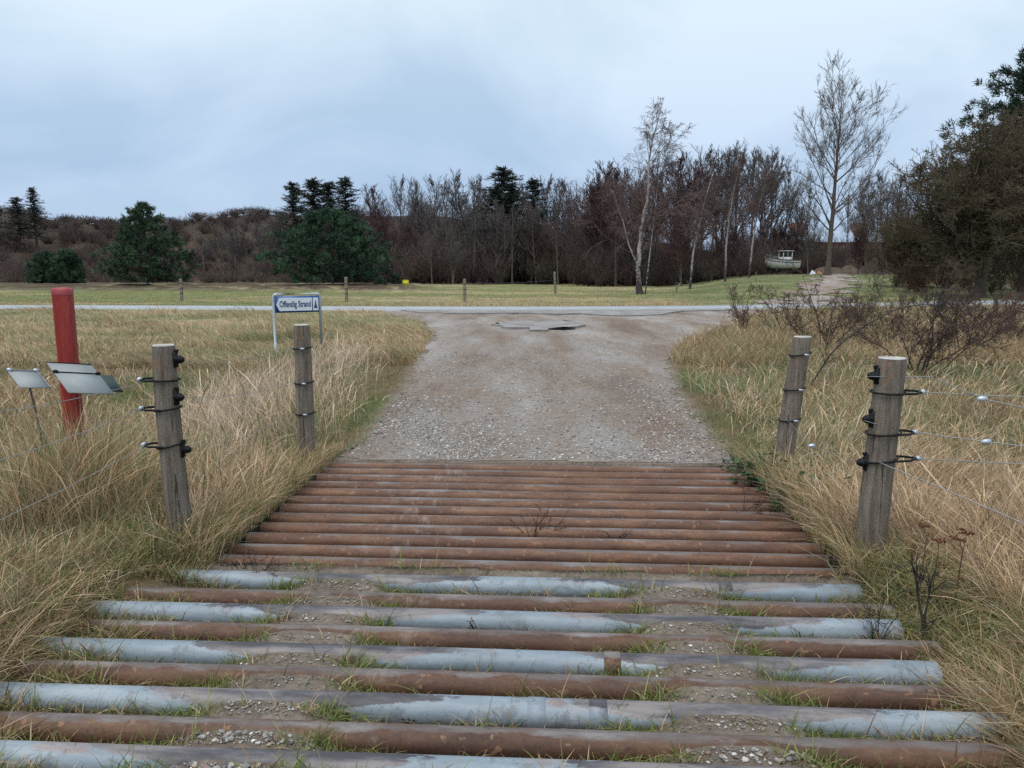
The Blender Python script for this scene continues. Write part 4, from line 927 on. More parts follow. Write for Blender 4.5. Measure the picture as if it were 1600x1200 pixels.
# --- thicket: undergrowth mass filling the wood and the hillside
r = np.random.default_rng(91)
def thicket(name, bx, by, hgt, wid, ntw, cols, label, K=3, rw=.018):
    nb = len(bx); bz_ = height(bx, by); n = nb*ntw
    b = np.stack([bx, by, bz_], -1); bi = np.repeat(np.arange(nb), ntw)
    h_ = hgt[bi]; w_ = wid[bi]
    t0 = r.random(n); s = b[bi]+np.stack([w_*.42*r.normal(size=n)*t0, w_*.42*r.normal(size=n)*t0, h_*.86*t0**1.1*r.random(n)**.3], -1)
    d = norm(np.stack([r.normal(size=n)*.55, r.normal(size=n)*.55, .55+.8*r.random(n)], -1)); ln = h_*(.10+.22*r.random(n))
    P = np.zeros((n, K, 3)); P[:, 0] = s
    for k in range(1, K):
        d = norm(d+r.normal(size=d.shape)*.15+(0, 0, .1)); P[:, k] = P[:, k-1]+d*(ln/(K-1))[:, None]
    rad = (rw*(.6+.8*r.random(n)))[:, None]*np.linspace(1, .4, K)[None]*np.clip(by[bi]/100, .3, 2)[:, None]
    V, Q = tubes(P, rad, 3); ci = r.integers(0, len(cols), nb)[bi]; c = np.array(cols)[ci]*(.6+.6*r.random(nb)[bi][:, None]**1.5)*(.75+.5*r.random((n, 1)))
    return tag(build(name, V, Q, None, M_twig, None, np.repeat(c, K*3, 0), False), label, 'undergrowth', kind='stuff')
def pick(n, pxa, pxb, Ya, Yb): 
    px = pxa+(pxb-pxa)*r.random(n); Y_ = Ya+(Yb-Ya)*r.random(n)**.8; return (px-800)/1180*Y_, Y_
purp = [(.09, .058, .052), (.105, .07, .062), (.075, .05, .046), (.115, .088, .066), (.07, .043, .042), (.12, .10, .085)]
x1_, y1_ = pick(190, 540, 960, 99, 128); x2_, y2_ = pick(430, -60, 560, 104, 200); x3_, y3_ = pick(150, 900, 1185, 82, 106); x6_, y6_ = pick(40, 1185, 1300, 103, 112); x4_, y4_ = pick(100, 540, 980, 128, 185); x5_, y5_ = pick(60, 1230, 1700, 100, 125)
BX = np.concatenate([x1_, x2_, x3_, x4_, x5_, x6_]); BY = np.concatenate([y1_, y2_, y3_, y4_, y5_, y6_])
HG = np.concatenate([4+4*r.random(190), 1.3+2.6*r.random(430)*np.clip((200-y2_)/90+.35, .3, 1), 2.6+3.2*r.random(150), 3+3*r.random(100), 2.2+2.5*r.random(60), 1.6+2.2*r.random(40)])
thicket('wood_undergrowth', BX, BY, HG, HG*.6+1.8, 400, purp, 'dense purple-brown bare brushwood filling the wood and hillside')
xr, yr = pick(46, 1395, 1660, 50, 66); hr = 1.0+1.3*r.random(46)
thicket('red_brush', xr, yr, hr, hr*.8+.5, 200, [(.14, .045, .035), (.11, .06, .04), (.12, .08, .05)], 'reddish brush along the foot of the broad tree', rw=.02)
xl, yl = pick(110, -80, 470, 100, 108); hl_ = .8+1.5*r.random(110)
thicket('hill_foot_brush', xl, yl, hl_, hl_*.9+.8, 170, [(.13, .10, .075), (.11, .075, .06), (.15, .12, .085)], 'low brown scrub along the foot of the left hillside', rw=.016)

# ------------------------------------------------------------------ boat and things by it
bt = PD(1221, 428, 92); gzb = H1(bt[0], 92)
boat = tag(empty('fishing_boat', (bt[0], 92, gzb), pi+R(8)), 'small white fishing boat with wheelhouse parked ashore before the wood', 'boat')
Lb = 4.1; n = 17; t = np.linspace(0, 1, n)   # t=0 stern, 1 bow along +x
half = .82*np.clip(np.where(t < .55, .82+.18*np.sin(t/.55*pi/2), np.cos((t-.55)/.45*pi/2)**.75), .02, 1); sheer = 1.55+.12*(1-t)+.55*t**2.6; keel = .72+.35*np.clip((t-.72)/.28, 0, 1)**2*1.3
rows = []
for s, zt in ((0, 0), (.8, .15), (.97, .45), (1.0, 1.0)):
    rows.append(np.stack([-Lb/2+Lb*t+(.22*zt*t**4), half*s, keel+(sheer-keel)*zt], -1))
Rr_ = np.array(rows); Lf = Rr_*[1, -1, 1]
def grid_q(a, b): 
    Q = []; 
    for k in range(a-1):
        for i in range(b-1): Q.append([k*b+i, k*b+i+1, (k+1)*b+i+1, (k+1)*b+i])
    return np.array(Q)
m = MB().add(Rr_, grid_q(4, n)).add(Lf, grid_q(4, n)); 
st_ = [Rr_[k][0] for k in range(4)]+[Lf[k][0] for k in (3, 2, 1)]; m.add(st_, None, [[0, i, i+1] for i in range(1, 6)]); m.obj('hull', M_boat, boat, True)
m = MB().add(np.concatenate([Rr_[3]*[1, .97, 1]-[0, 0, .12], Lf[3]*[1, .97, 1]-[0, 0, .12]]), grid_q(2, n)); m.obj('deck', M_boat, boat)
for s in (1, -1): MB().tube(np.array(rows[3])*[1, s, 1]+[0, 0, .02], .05, 6).obj('gunwale', M_boatdark, boat)
for s in (1, -1): MB().tube((Rr_[2]*.42+Rr_[3]*.58)*[1, s, 1]+[0, s*.03, 0], .03, 6).obj('rubbing_strake', M_boatdark, boat)
MB().add(np.stack([Rr_[0]-[0, 0, .16], Rr_[0]]), grid_q(2, n)).obj('keel', M_boatdark, boat)
cab = MB()
cx0, cx1, cw, cz0, cz1 = -.95, .15, .55, 1.5, 2.55
for a in (cx0, cx1):
    for s in (-1, 1): cab.box((a, s*cw, (cz0+cz1)/2+.1), (.09, .09, cz1-cz0+.2))
cab.box(((cx0+cx1)/2, cw, cz0+.25), (cx1-cx0, .05, .62)).box(((cx0+cx1)/2, -cw, cz0+.25), (cx1-cx0, .05, .62)).box((cx1, 0, cz0+.25), (.05, 2*cw, .62)).box(((cx0+cx1)/2, cw, cz0+.9), (.06, .05, .9)).box(((cx0+cx1)/2, -cw, cz0+.9), (.06, .05, .9))
wh = cab.obj('wheelhouse', M_boat, boat)
MB().box(((cx0+cx1)/2-.05, 0, cz1+.23), (cx1-cx0+.4, 2*cw+.3, .06)).obj('roof', M_boat, boat)
for s in (1, -1): MB().box(((cx0+cx1)/2, s*(cw-.01), cz0+.87), (cx1-cx0-.1, .012, .62)).obj('window', M_glass, boat)
MB().tube([(.9, 0, 1.7), (1.0, 0, 3.0)], .03, 6).tube([(1.3, .1, 1.8), (1.75, .1, 2.9)], .02, 6).obj('mast', M_boatdark, boat)
rail = MB()
for s in (1, -1):
    rail.tube([(.4, s*.75, 1.95), (1.2, s*.6, 2.1), (1.95, s*.18, 2.32), (2.2, 0, 2.4)], .022, 6)
    for x_ in (.4, 1.1, 1.7): rail.tube([(x_, s*.7*(1 if x_ < 1 else .75), 1.6), (x_, s*.72*(1 if x_ < 1 else .72), 2.08)], .018, 6)
rail.obj('bow_rail', M_steel, boat)
cr_ = MB()
for x_ in (-1.2, .9):
    cr_.box((x_, 0, .55), (.14, 1.2, .14))
    for s in (1, -1): cr_.box((x_, s*.55, .4), (.12, .12, 1.0))
cr_.obj('cradle', M_boatdark, boat)
# soil heap
def heap(name, c, rx_, ry_, h, mat, label, cat, seed):
    n = 28; u = np.linspace(-1, 1, n); U, Vv = np.meshgrid(u, u); d = np.hypot(U, Vv)
    z = h*np.clip(1-d**1.6, 0, 1)*(.55+.9*fbm(U*2.2+seed, Vv*2.2, seed))-.12*(d > .9)
    P = np.stack([U*rx_, Vv*ry_, z-.05], -1); o = build(name, P, grid_q(n, n), None, mat, None, None, True); o.location = c; return tag(o, label, cat)
q = PD(1295, 428, 92); heap('soil_heap', (q[0], 92, H1(q[0], 92)-.1), 2.6, 2.2, 1.05, M_dirt, 'brown heap of soil at the foot of the tall tree', 'soil heap', 3)
q = PD(1325, 428, 95); heap('soil_heap', (q[0], 95, H1(q[0], 95)-.1), 1.8, 1.8, 1.1, M_dirt, 'smaller brown soil heap at the right end of the larger one', 'soil heap', 6)
q = PD(1270, 431, 90); heap('plastic_sheeting', (q[0], 90, H1(q[0], 90)), .45, .5, .5, M_white, 'crumpled white sheeting lying left of the soil heap', 'sheeting', 8)
q = PD(1280, 431, 90); heap('orange_sack', (q[0], 90, H1(q[0], 90)), .42, .4, .42, M_orange, 'orange sack lying against the white sheeting', 'sack', 9)
q = PD(634, 445, 82); gq = H1(q[0], 82)
yb = tag(empty('yellow_box', (q[0], 82, gq)), 'small bright yellow box standing in the far field', 'box')
MB().box((0, 0, .42), (.62, .3, .5)).obj('case', M_yellow, yb); MB().box((0, 0, .69), (.68, .35, .05)).obj('lid', M_yellow, yb); MB().box((-.25, 0, .06), (.06, .1, .26)).box((.25, 0, .06), (.06, .1, .26)).obj('leg', M_black, yb)
# small stakes before the wood
for k, (px, py, tp, Yv, lab) in enumerate([(1112, 437, 428, 86, 'short grey stake left of the slim white birch'), (1152, 438, 425, 84, 'short grey stake between the two right birches'), (1181, 436, 424, 88, 'short grey stake left of the boat'), (1057, 463, 443, 58, 'dark slanting stake right of the tall birch foot')]):
    q = PD(px, 430, Yv); g = H1(q[0], Yv); h = PD(px, tp, Yv)[2]-g
    o = MB().tube([(0, 0, -.2), (.03, 0, h*.5), (.06+(.25 if k == 3 else 0), 0, h)], .07, 8).obj('wooden_stake', M_post, None, True); o.location = (q[0], Yv, g); tag(o, lab, 'stake')
# house behind
hx0, hx1 = PD(1222, 380, 150)[0], PD(1425, 380, 150)[0]; hg = H1((hx0+hx1)/2, 150); zt_ = PD(1300, 352, 150)[2]; zw = PD(1300, 378, 150)[2]; zb = PD(1300, 402, 150)[2]
hs = tag(empty('farm_building', ((hx0+hx1)/2, 150, zb-2)), 'low brick building with blue-grey roof glimpsed behind the bare trees', 'building')
wl = (hx1-hx0); b0 = 0.; hw = zw-zb+2
MB().box((0, 4, hw/2), (wl, 8, hw)).obj('wall', M_brick, hs)
ri = zt_-zb+2
MB().add([(-wl/2-.3, -.5, hw-.05), (wl/2+.3, -.5, hw-.05), (wl/2+.3, 4, ri), (-wl/2-.3, 4, ri), (-wl/2-.3, 8.5, hw-.05), (wl/2+.3, 8.5, hw-.05), (-wl/2-.3, -.5, hw+.1), (wl/2+.3, -.5, hw+.1)], [[0, 1, 2, 3], [3, 2, 5, 4]]).obj('roof', M_roof, hs)
for k in range(6): MB().box((-wl/2+2.5+k*(wl-5)/5, -.03, hw-1.3), (1.4, .08, 1.1)).obj('window', M_glass, hs)
for k in (-.36, .12): MB().box((wl*k, 2.2, ri-.8), (2.3, 2.6, 2.6)).obj('dormer', M_brick, hs)

# ------------------------------------------------------------------ grass
def blades(name, x, y, Hh, Wd, lean, az, col, label, cat='grass', seed=0, head=None, zoff=-.01, stiff=1.0, flop=0.0):
    r = np.random.default_rng(seed); n = len(x); z = height(x, y)+zoff
    ts = np.array([0, .38, .74, 1.]); d = np.stack([np.cos(az), np.sin(az), 0*az], -1)
    base = np.stack([x, y, z], -1); P = base[:, None]+d[:, None]*(Hh*lean)[:, None, None]*(ts**1.8)[None, :, None]
    P = P+np.array([0, 0, 1.])*(Hh[:, None]*(ts[None]-np.clip(lean, 0, 1.4)[:, None]*.36*ts[None]**2.2))[..., None]
    fa = r.random(n)*pi; s = np.stack([np.cos(fa), np.sin(fa), 0*fa], -1)
    wv = np.stack([Wd, Wd*.85, Wd*.55, 0*Wd], 1)
    if head is not None: wv[head, 2] = Wd[head]*1.9; wv[head, 1] = Wd[head]*.45; wv[head, 0] = Wd[head]*.45
    Lf = P-s[:, None]*wv[..., None]/2; Rt = P+s[:, None]*wv[..., None]/2
    V = np.concatenate([Lf[:, :3], Rt[:, :3], P[:, 3:]], 1).reshape(-1, 3); b = np.arange(n)[:, None]*7
    Q = np.concatenate([b+[[0, 3, 4, 1]], b+[[1, 4, 5, 2]]], 0).reshape(-1, 4); T = (b+[[2, 5, 6]]).reshape(-1, 3)
    cc_ = np.repeat(col, 7, 0)
    return tag(build(name, V, Q, T, M_leafy, None, cc_, False), label, cat, kind='stuff')
def excluded(x, y, m=0.):
    u, v = guv(x, y); dg = sdf(x, y, gravel_poly)+(fbm(x*2.3, y*2.3, 71)-.5)*.35
    e = (dg < m) & (y > 5)
    e |= polydist(x, y, road_c, False) < 1.65
    e |= (np.abs(u+np.where(v < -2.3, .15, 0)) < np.where(v < -2.35, 1.9, 1.79)+.0) & (v < .15)
    e |= inpoly(x, y, EDGE)
    return e
EDGE = [pp(*q) for q in [(612,486),(762,501),(800,517),(893,517),(948,503),(1066,490),(1180,486)]]
straw = np.array([(.64, .47, .29), (.55, .385, .22), (.74, .57, .39), (.42, .275, .15), (.60, .43, .26)])
pinky = np.array([(.60, .46, .34), (.66, .53, .41), (.54, .40, .29)])
brown = np.array([(.26, .165, .09), (.18, .115, .065), (.33, .215, .115)])
green = np.array([(.15, .20, .05), (.20, .235, .07), (.10, .145, .04), (.25, .25, .085)])
ggreen = np.array([(.24, .25, .13), (.18, .215, .11), (.30, .28, .15)])
def pal(p, r, n): return p[r.integers(0, len(p), n)]*(.72+.62*r.random((n, 1)))
def field(n, Ya, Yb, pxa, pxb, r, power=1.):
    """positions with density falling with distance, so that detail on the ground stays even"""
    t = r.random(n); y = 1/((1/Ya**power)*(1-t)+(1/Yb**power)*t)**(1/power); px = pxa+(pxb-pxa)*r.random(n); return (px-800)/1180*y*1.0, y
r = np.random.default_rng(200)
# 1) tall dry stems near and middle
x, y = field(250000, 1.7, 19, -260, 1860, r, 1.25); k = ~excluded(x, y, .18); x, y = x[k], y[k]
dgv = sdf(x, y, gravel_poly); left = x < 0
pn = fbm(x*.9, y*.55, 81); cl_ = vn(x*5, y*5, 82)
dens = np.where(left, .35+.9*smooth(.35, .6, pn), .45+.75*smooth(.3, .6, pn))
hot = 1.2*np.exp(-((x+2.75+.02*y)/.85)**2)*smooth(6.0, 7.5, y)*smooth(15.5, 13, y)          # pinkish tall stand left of the gravel
hot = np.maximum(hot, .8*np.exp(-(((x+2.5)/.45)**2+((y-3.5)/.7)**2)))
hot = np.maximum(hot, .8*np.exp(-(((x+2.3)/.4)**2+((y-5.6)/1.0)**2)))
hot = np.maximum(hot, np.exp(-(((x-2.9)/1.0)**2+((y-3.6)/2.2)**2)))
hot = np.maximum(hot, 1.25*np.exp(-(((x+3.0)/.5)**2+((y-4.6)/.45)**2)))
dens = np.clip(dens+hot*.9, 0, 1.3)*smooth(.15, .55, np.where(y > 5.5, dgv, 9))*smooth(20, 15, y)*(1-.45*smooth(13.5, 17, y)*left)
k = r.random(len(x)) < dens*.82; x, y, hot, left, cl_, pn = x[k], y[k], hot[k], left[k], cl_[k], pn[k]; n = len(x)
Hh = (.15+.24*r.random(n)+.34*hot*r.random(n)**.8+.18*smooth(.45, .7, pn)*r.random(n))*(.6+.75*cl_)
Hh *= np.where(left, 1, .92)*np.where(left & (x < -2.7-.12*(y-3)) & (hot < .5), .66, 1); u, v = guv(x, y)
Hh *= np.where((np.abs(u) < 2.25) & (v < -2.3), .55, 1)
Hh = np.minimum(Hh, .95)
Hh *= 1-.62*np.exp(-(((x+1.93)/.42)**2+((y-3.75)/.55)**2))-.0
Hh *= 1-.8*np.exp(-(((x-1.86)/.40)**4+((y-3.45)/.62)**4))
Hh *= 1-.5*smooth(3.3, 2.2, y)
Hh *= np.where(left & (x < -2.0), 1-.42*smooth(5.6, 4.4, y), 1)
Hh *= 1-.35*np.exp(-(((x+1.75)/.35)**2+((y-5.8)/.6)**2))
wn_ = fbm(x*.6, y*.6, 83)
az = np.where(left, 1.2+6*(wn_-.5)*2, .3+(wn_-.5)*9)+r.normal(size=n)*1.25
az = np.where(left & (y < 6), .5+(wn_-.5)*7+r.normal(size=n)*1.3, az)
ln_ = .15+.75*r.random(n)**1.4+.35*(~left)*r.random(n); bk = r.random(n) < .16; ln_[bk] = 1.1+.7*r.random(bk.sum()); Hh[bk] *= .85
W_ = np.clip(.0012+.00052*y, .0022, .012)*(.6+.8*r.random(n))
tp = r.random(n); col = np.where((tp < .62)[:, None], pal(straw, r, n), np.where((tp < .80)[:, None], pal(pinky, r, n), pal(brown, r, n)))
hk = r.random(n) < hot*.8*(y > 5.5); col[hk] = pal(pinky*1.08, r, hk.sum())
gz_ = (.08+.68*smooth(.36, .56, fbm(x*.7+9, y*.5, 84)))*np.where(left, 1, .6)*(1-hot)+.42*smooth(-2.5, -3.2, x)*(1-hot)*(y < 7); k2 = r.random(n) < gz_; col[k2] = pal(ggreen, r, k2.sum())
blades('tall_dry_grass', x, y, Hh, W_, ln_, az, col, 'tall straw-coloured windblown grass on both sides of the track', seed=1, head=r.random(n) < .35)
# 1b) tall stand hiding the foot of the red post
r = np.random.default_rng(205); n = 4600; x = -2.82+.38*r.normal(size=n); y = 4.72+.24*r.normal(size=n); k = (y < 5.1) & (x < -2.3); x, y = x[k], y[k]; n = len(x)
blades('seeding_grass', x, y, (.58+.40*r.random(n))*np.clip(1.2-.75*np.abs(x+2.82)/.5, .3, 1)*(.78+.42*vn(x*7, y*7, 77)), .0036*(.6+.8*r.random(n)), .15+.8*r.random(n)**1.5, r.random(n)*6.3, np.where((r.random(n) < .62)[:, None], pal(straw, r, n), pal(ggreen, r, n)), 'tall seeding grass clump hiding the foot of the red post', seed=8, head=r.random(n) < .3)
# 2) green and brown under layer
x, y = field(210000, 1.7, 21, -260, 1860, r, 1.25); k = ~excluded(x, y, .02); x, y = x[k], y[k]; n = len(x)
dgv = sdf(x, y, gravel_poly); verge = smooth(.9, .1, np.where(y > 5.5, dgv, 9)); gn = fbm(x*.8, y*.6, 85)
Hh = (.08+.24*r.random(n)**1.5)*(1-.6*verge)*(.6+.8*vn(x*4, y*4, 86)); W_ = np.clip(.003+.0007*y, .004, .015)*(.7+.6*r.random(n))
az = r.random(n)*2*pi; ln_ = .5+.9*r.random(n)
pg = np.clip(.14+.75*verge+.55*smooth(.4, .6, gn), 0, .95); tp = r.random(n)
col = np.where((tp < pg)[:, None], np.where((r.random(n) < .6)[:, None], pal(green, r, n), pal(ggreen, r, n)), np.where((r.random(n) < .68)[:, None], pal(straw, r, n)*.85, pal(brown, r, n)))
blades('low_green_grass', x, y, Hh, W_, ln_, az, col, 'short green and brown grass beneath the dry stems and on the verges', seed=2)
# 2b) fringe along both sides of the raised grid
r = np.random.default_rng(211); n = 15000; sdv = np.where(r.random(n) < .5, -1, 1); u = sdv*(1.73+.42*r.random(n)**1.3); v = -2.35+2.75*r.random(n)
k = r.random(n) < .25+.9*smooth(.35, .6, vn(u*4, v*4, 97)); u, v, sdv = u[k], v[k], sdv[k]; n = len(u); x, y = gxy(u, v)
Hh = (.10+.30*r.random(n)**1.3)*(.5+.8*vn(u*5, v*5, 98))*np.where(v > -.2, .5, 1); az = np.where(sdv > 0, pi, 0)+r.normal(size=n)*1.3; tp = r.random(n)
col = np.where((tp < .5)[:, None], pal(straw, r, n), np.where((tp < .72)[:, None], pal(green, r, n), np.where((tp < .85)[:, None], pal(ggreen, r, n), pal(brown, r, n))))
blades('edge_grass', x, y, Hh, .0042*(.6+.8*r.random(n)), .3+.7*r.random(n), az, col, 'ragged grass fringe leaning over both ends of the grid pipes', seed=6)
# 3) mown, matted sward up to the road on the left and right
x, y = field(120000, 13, 34, -150, 1750, r, 1.0); k = ~excluded(x, y, .05); x, y = x[k], y[k]; n = len(x); left = x < 0
mt = smooth(.3, .65, fbm(x*.9, y*1.3, 87)); gn = fbm(x*.3, y*.8, 88)
Hh = np.where(left, .06+.34*mt*vn(x*1.4, y*2.2, 99)+.10*r.random(n)*smooth(30, 18, y), .16+.30*r.random(n)*(.4+mt))*(.6+.8*r.random(n)); W_ = .012*(.6+.8*r.random(n))*y/20
az = np.where(left, 2.9+(fbm(x*.5, y*.5, 89)-.5)*5, r.random(n)*6.3)+r.normal(size=n)*.5; ln_ = np.where(left, .7+1.1*r.random(n), .3+.7*r.random(n))
gsel = r.random(n) < np.where(left, .16+.50*smooth(.40, .58, gn), .15+.25*smooth(.4, .6, gn))
col = np.where(gsel[:, None], pal(ggreen, r, n)*.95, np.where((r.random(n) < np.where(left, .68, .55))[:, None], pal(straw, r, n)*.9, pal(brown, r, n)*1.3))
blades('matted_sward', x, y, Hh, W_, ln_, az, col, 'matted beige and green sward between the tall grass and the road', seed=3)
# 4) field beyond the road: pale roadside fringe and thin field grass
x, y = field(110000, 35, 98, -120, 1750, r, 1.6); k = (polydist(x, y, road_c, False) > 1.75) & (y > np.interp(x, [q[0] for q in road_c], [q[1] for q in road_c])); k &= sdf(x, y, track_poly)+(fbm(x*.55, y*.35, 22)-.5)*4.2+(fbm(x*2.6, y*1.6, 23)-.5)*1.8 > -.5
x, y = x[k], y[k]; n = len(x); rd = polydist(x, y, road_c, False); a_ = x/y; rt__ = smooth(.19, .28, a_)
fr = smooth(5.5, 2.5, rd)*(1-rt__)*smooth(-.35, -.15, a_); st_n = fbm(x*.12, y*.5, 90)
Hh = (.05+.09*st_n+.26*fr*r.random(n))*(.6+.8*r.random(n)); W_ = .012*y/35*(.6+.8*r.random(n)); az = r.random(n)*2*pi; ln_ = .4+.8*r.random(n)
bareb = smooth(.50, .56, fbm(x*.9, y*.7, 14))*smooth(58, 66, y)*smooth(-.08, -.16, a_)
gp = np.clip(.12+.42*smooth(.42, .58, fbm(x*.07, y*.22, 13))-.3*fr+.45*rt__, .05, .85); gsel = r.random(n) < gp
col = np.where(gsel[:, None], pal(green*1.1, r, n), np.where((r.random(n) < .8-.65*bareb)[:, None], pal(straw, r, n)*(.8+.2*fr[:, None]), pal(brown, r, n)))
kk_ = r.random(n) > bareb*.85; x, y, Hh, W_, ln_, az, col = [q[kk_] for q in (x, y, Hh, W_, ln_, az, col)]
blades('field_grass', x, y, Hh, W_, ln_, az, col, 'thin green and straw field grass beyond the road', seed=4)
# 5) tufts between the near pipes
vs_ = [guv(0.05, yv)[1] for yv in nearY]
uu = []; vv = []; kk = []
for i, vp in enumerate(vs_):
    gapv = vp-.0935+0*.01
    nn = 5200
    u = -2.4+4.7*r.random(nn); dn = .08+.5*smooth(.5, .7, vn(u*3, u*0+i*5.3, 92))
    for c_ in (-1.24, -.62, .50, 1.10): dn = np.maximum(dn, 1.0*np.exp(-((u-c_+.07*sin(i*3+c_*5))/.15)**2))
    dn = np.maximum(dn, smooth(1.3, 1.9, np.abs(u))*.8)
    tm = np.maximum(np.exp(-(np.abs(u+.93)/.22)**4), np.exp(-(np.abs(u-.80)/.19)**4)); dn = dn*(1-.93*tm)
    k = r.random(nn) < dn; u = u[k]; uu.append(u); vv.append(gapv+(r.random(len(u))-.5)*.075); kk.append(np.full(len(u), i))
# just in front of the first near pipe, against the end beam
u = -1.7+3.4*r.random(900); k = r.random(900) < .15+.8*np.maximum.reduce([np.exp(-((u-c_)/.13)**2) for c_ in (-1.15, -.6, .5, 1.05)]); u = u[k]; uu.append(u); vv.append(np.full(len(u), -2.30)+r.random(len(u))*.03); kk.append(np.zeros(len(u)))
uu = np.concatenate(uu); vv = np.concatenate(vv); x, y = gxy(uu, vv); n = len(x)
edge = smooth(1.4, 1.9, np.abs(uu)); tr_c = np.maximum.reduce([np.exp(-((uu-c_)/.17)**2) for c_ in (-1.25, -.6, .48, 1.10)])
Hh = (.035+.06*r.random(n)+.06*edge+.08*(r.random(n) < .05))*(.7+.6*vn(uu*9, vv*9, 93)); gsel = r.random(n) < .42+.5*tr_c
col = np.where(gsel[:, None], pal(green*1.1, r, n), np.where((r.random(n) < .6)[:, None], pal(straw, r, n)*.85, pal(brown*.6, r, n)))
blades('pipe_tufts', x, y, Hh, .0045*(.6+.8*r.random(n)), .3+1.0*r.random(n), r.random(n)*2*pi, col, 'small green and brown tufts sprouting between the sunken pipes', seed=5)

# ------------------------------------------------------------------ loose stones
ico_v = []; ph = (1+5**.5)/2
for a in (-1, 1):
    for b in (-ph, ph): ico_v += [(a, b, 0), (0, a, b), (b, 0, a)]
ico_v = norm(np.array(ico_v, float))
from itertools import combinations
dd = np.linalg.norm(ico_v[:, None]-ico_v[None], axis=-1); em = dd[dd > .1].min()*1.1
ico_f = [list(c) for c in combinations(range(12), 3) if all(dd[i, j] < em for i, j in combinations(c, 2))]
ico_f = np.array([f if np.dot(np.cross(ico_v[f[1]]-ico_v[f[0]], ico_v[f[2]]-ico_v[f[0]]), ico_v[f[0]]) > 0 else f[::-1] for f in ico_f])
def stones(name, x, y, s, label, seed, lift=.25):
    r = np.random.default_rng(seed); n = len(x); z = height(x, y)+.004
    ax = s[:, None]*np.stack([.8+.7*r.random(n), .7+.5*r.random(n), .4+.35*r.random(n)], -1)
    V = ico_v[None]*(1+.16*r.normal(size=(n, 12, 1)))*ax[:, None]; th = r.random(n)*2*pi
    xr_ = V[..., 0]*np.cos(th)[:, None]-V[..., 1]*np.sin(th)[:, None]; yr_ = V[..., 0]*np.sin(th)[:, None]+V[..., 1]*np.cos(th)[:, None]
    V = np.stack([xr_+x[:, None], yr_+y[:, None], V[..., 2]+(z+ax[:, 2]*lift)[:, None]], -1)
    T = (np.arange(n)[:, None, None]*12+ico_f[None]).reshape(-1, 3)
    pc = np.array([(.42, .395, .37), (.30, .275, .26), (.24, .22, .21), (.12, .11, .105), (.32, .25, .19), (.55, .52, .48), (.26, .17, .13), (.23, .215, .215)])
    c = pc[r.choice(8, n, p=[.17, .2, .18, .12, .12, .06, .06, .09])]*(.8+.4*r.random((n, 1)))
    return tag(build(name, V.reshape(-1, 3), None, T, M_stone, None, np.repeat(c, 12, 0), True), label, 'stones', kind='stuff')
r = np.random.default_rng(300)
x, y = field(60000, 6.2, 20, 480, 1180, r, 1.7); k = (sdf(x, y, gravel_poly) < .05) & (guv(x, y)[1] > .17); x, y = x[k], y[k]
k = r.random(len(x)) < (.25+.75*smooth(.42, .58, fbm(x*1.3, y*.7, 95)))*smooth(21, 12, y); x, y = x[k], y[k]; s = .003+.011*r.random(len(x))**3.2+.00022*y
stones('gravel_stones', x, y, s, 'loose pale pebbles scattered over the gravel track', 1)
us = []; vs2 = []
for c_, w_, q in ((-.93, .27, 8000), (.80, .25, 7000)):
    u = c_+w_*r.normal(size=q)*.55; v = -2.35-1.75*r.random(q); us.append(u-np.where(c_ < 0, .05, .02)*(v+3)); vs2.append(v)
u = -2.4+4.8*r.random(5200); us.append(u); vs2.append(-4.0-.5*r.random(5200))
u = -.2-.9*r.random(1200); 
us = np.concatenate(us); vs2 = np.concatenate(vs2)
k = np.ones(len(us), bool)
for i, vp in enumerate(vs_): k &= np.abs(vs2-vp) > .052
k &= ~((vs2 > -3.5) & (r.random(len(us)) < .55))
x, y = gxy(us[k], vs2[k]); s = (.0014+.0075*r.random(len(x))**5)*np.where(vs2[k] < -3.7, 1.5, .9)
stones('wheel_track_stones', x, y, s, 'small stones filling the two wheel tracks between the sunken pipes', 2, .15)

# ------------------------------------------------------------------ bushes, dead twigs and weeds near the camera
def twig_plant(name, base, H, spread, stems, seed, col, label, cat='bush', n1=9, n2=6, n3=0, r0=.010, up=.25, arch=0., ang=45, minr=.0016):
    r = np.random.default_rng(seed); L0 = []
    K = 9; d = norm(np.stack([r.normal(size=stems)*spread, r.normal(size=stems)*spread*.6, np.ones(stems)], -1)); ln = H*(.6+.5*r.random(stems))
    P = np.zeros((stems, K, 3)); P[:, 0] = np.stack([r.normal(size=stems)*.06*H, r.normal(size=stems)*.06*H, np.full(stems, -.03)], -1)
    for k in range(1, K):
        d = norm(d+r.normal(size=d.shape)*.13-np.array((0, 0, arch))*k/K); P[:, k] = P[:, k-1]+d*(ln/(K-1))[:, None]
    Rr = r0*np.linspace(1, .3, K)[None]*(.6+.6*r.random((stems, 1)))
    lv = [dict(n=n1, t0=.15, t1=1, ang=ang, len=.38, K=6, up=up, rr=.55, wob=.2, rmin=minr*1.5, rend=minr, tip=.4), dict(n=n2, t0=.15, t1=1, ang=ang, len=.42, K=4, up=up*.5, rr=.6, wob=.22, rmin=minr, rend=minr*.8, tip=.6)]
    if n3: lv.append(dict(n=n3, t0=.1, t1=1, ang=50, len=.45, K=3, up=0, rr=.7, wob=.2, rmin=minr, rend=minr*.8, tip=.8))
    g_ = grow(P, Rr, lv, r); root = tag(empty(name, base), label, cat)
    def mk(nm, items):
        m = MB()
        for q, rr, s in items:
            V, Q = tubes(q, rr, s); c = np.array(col)*(.75+.5*r.random((len(q), 1))); m.add(V, Q, None, np.repeat(c, q.shape[1]*s, 0))
        m.obj(nm, M_twig, root, True)
    mk('stem', [(P, Rr, 6)]); mk('twigs', [(g_[0][0], g_[0][1], 4)]+[(q, rr, 3) for q, rr in g_[1:]]); return root
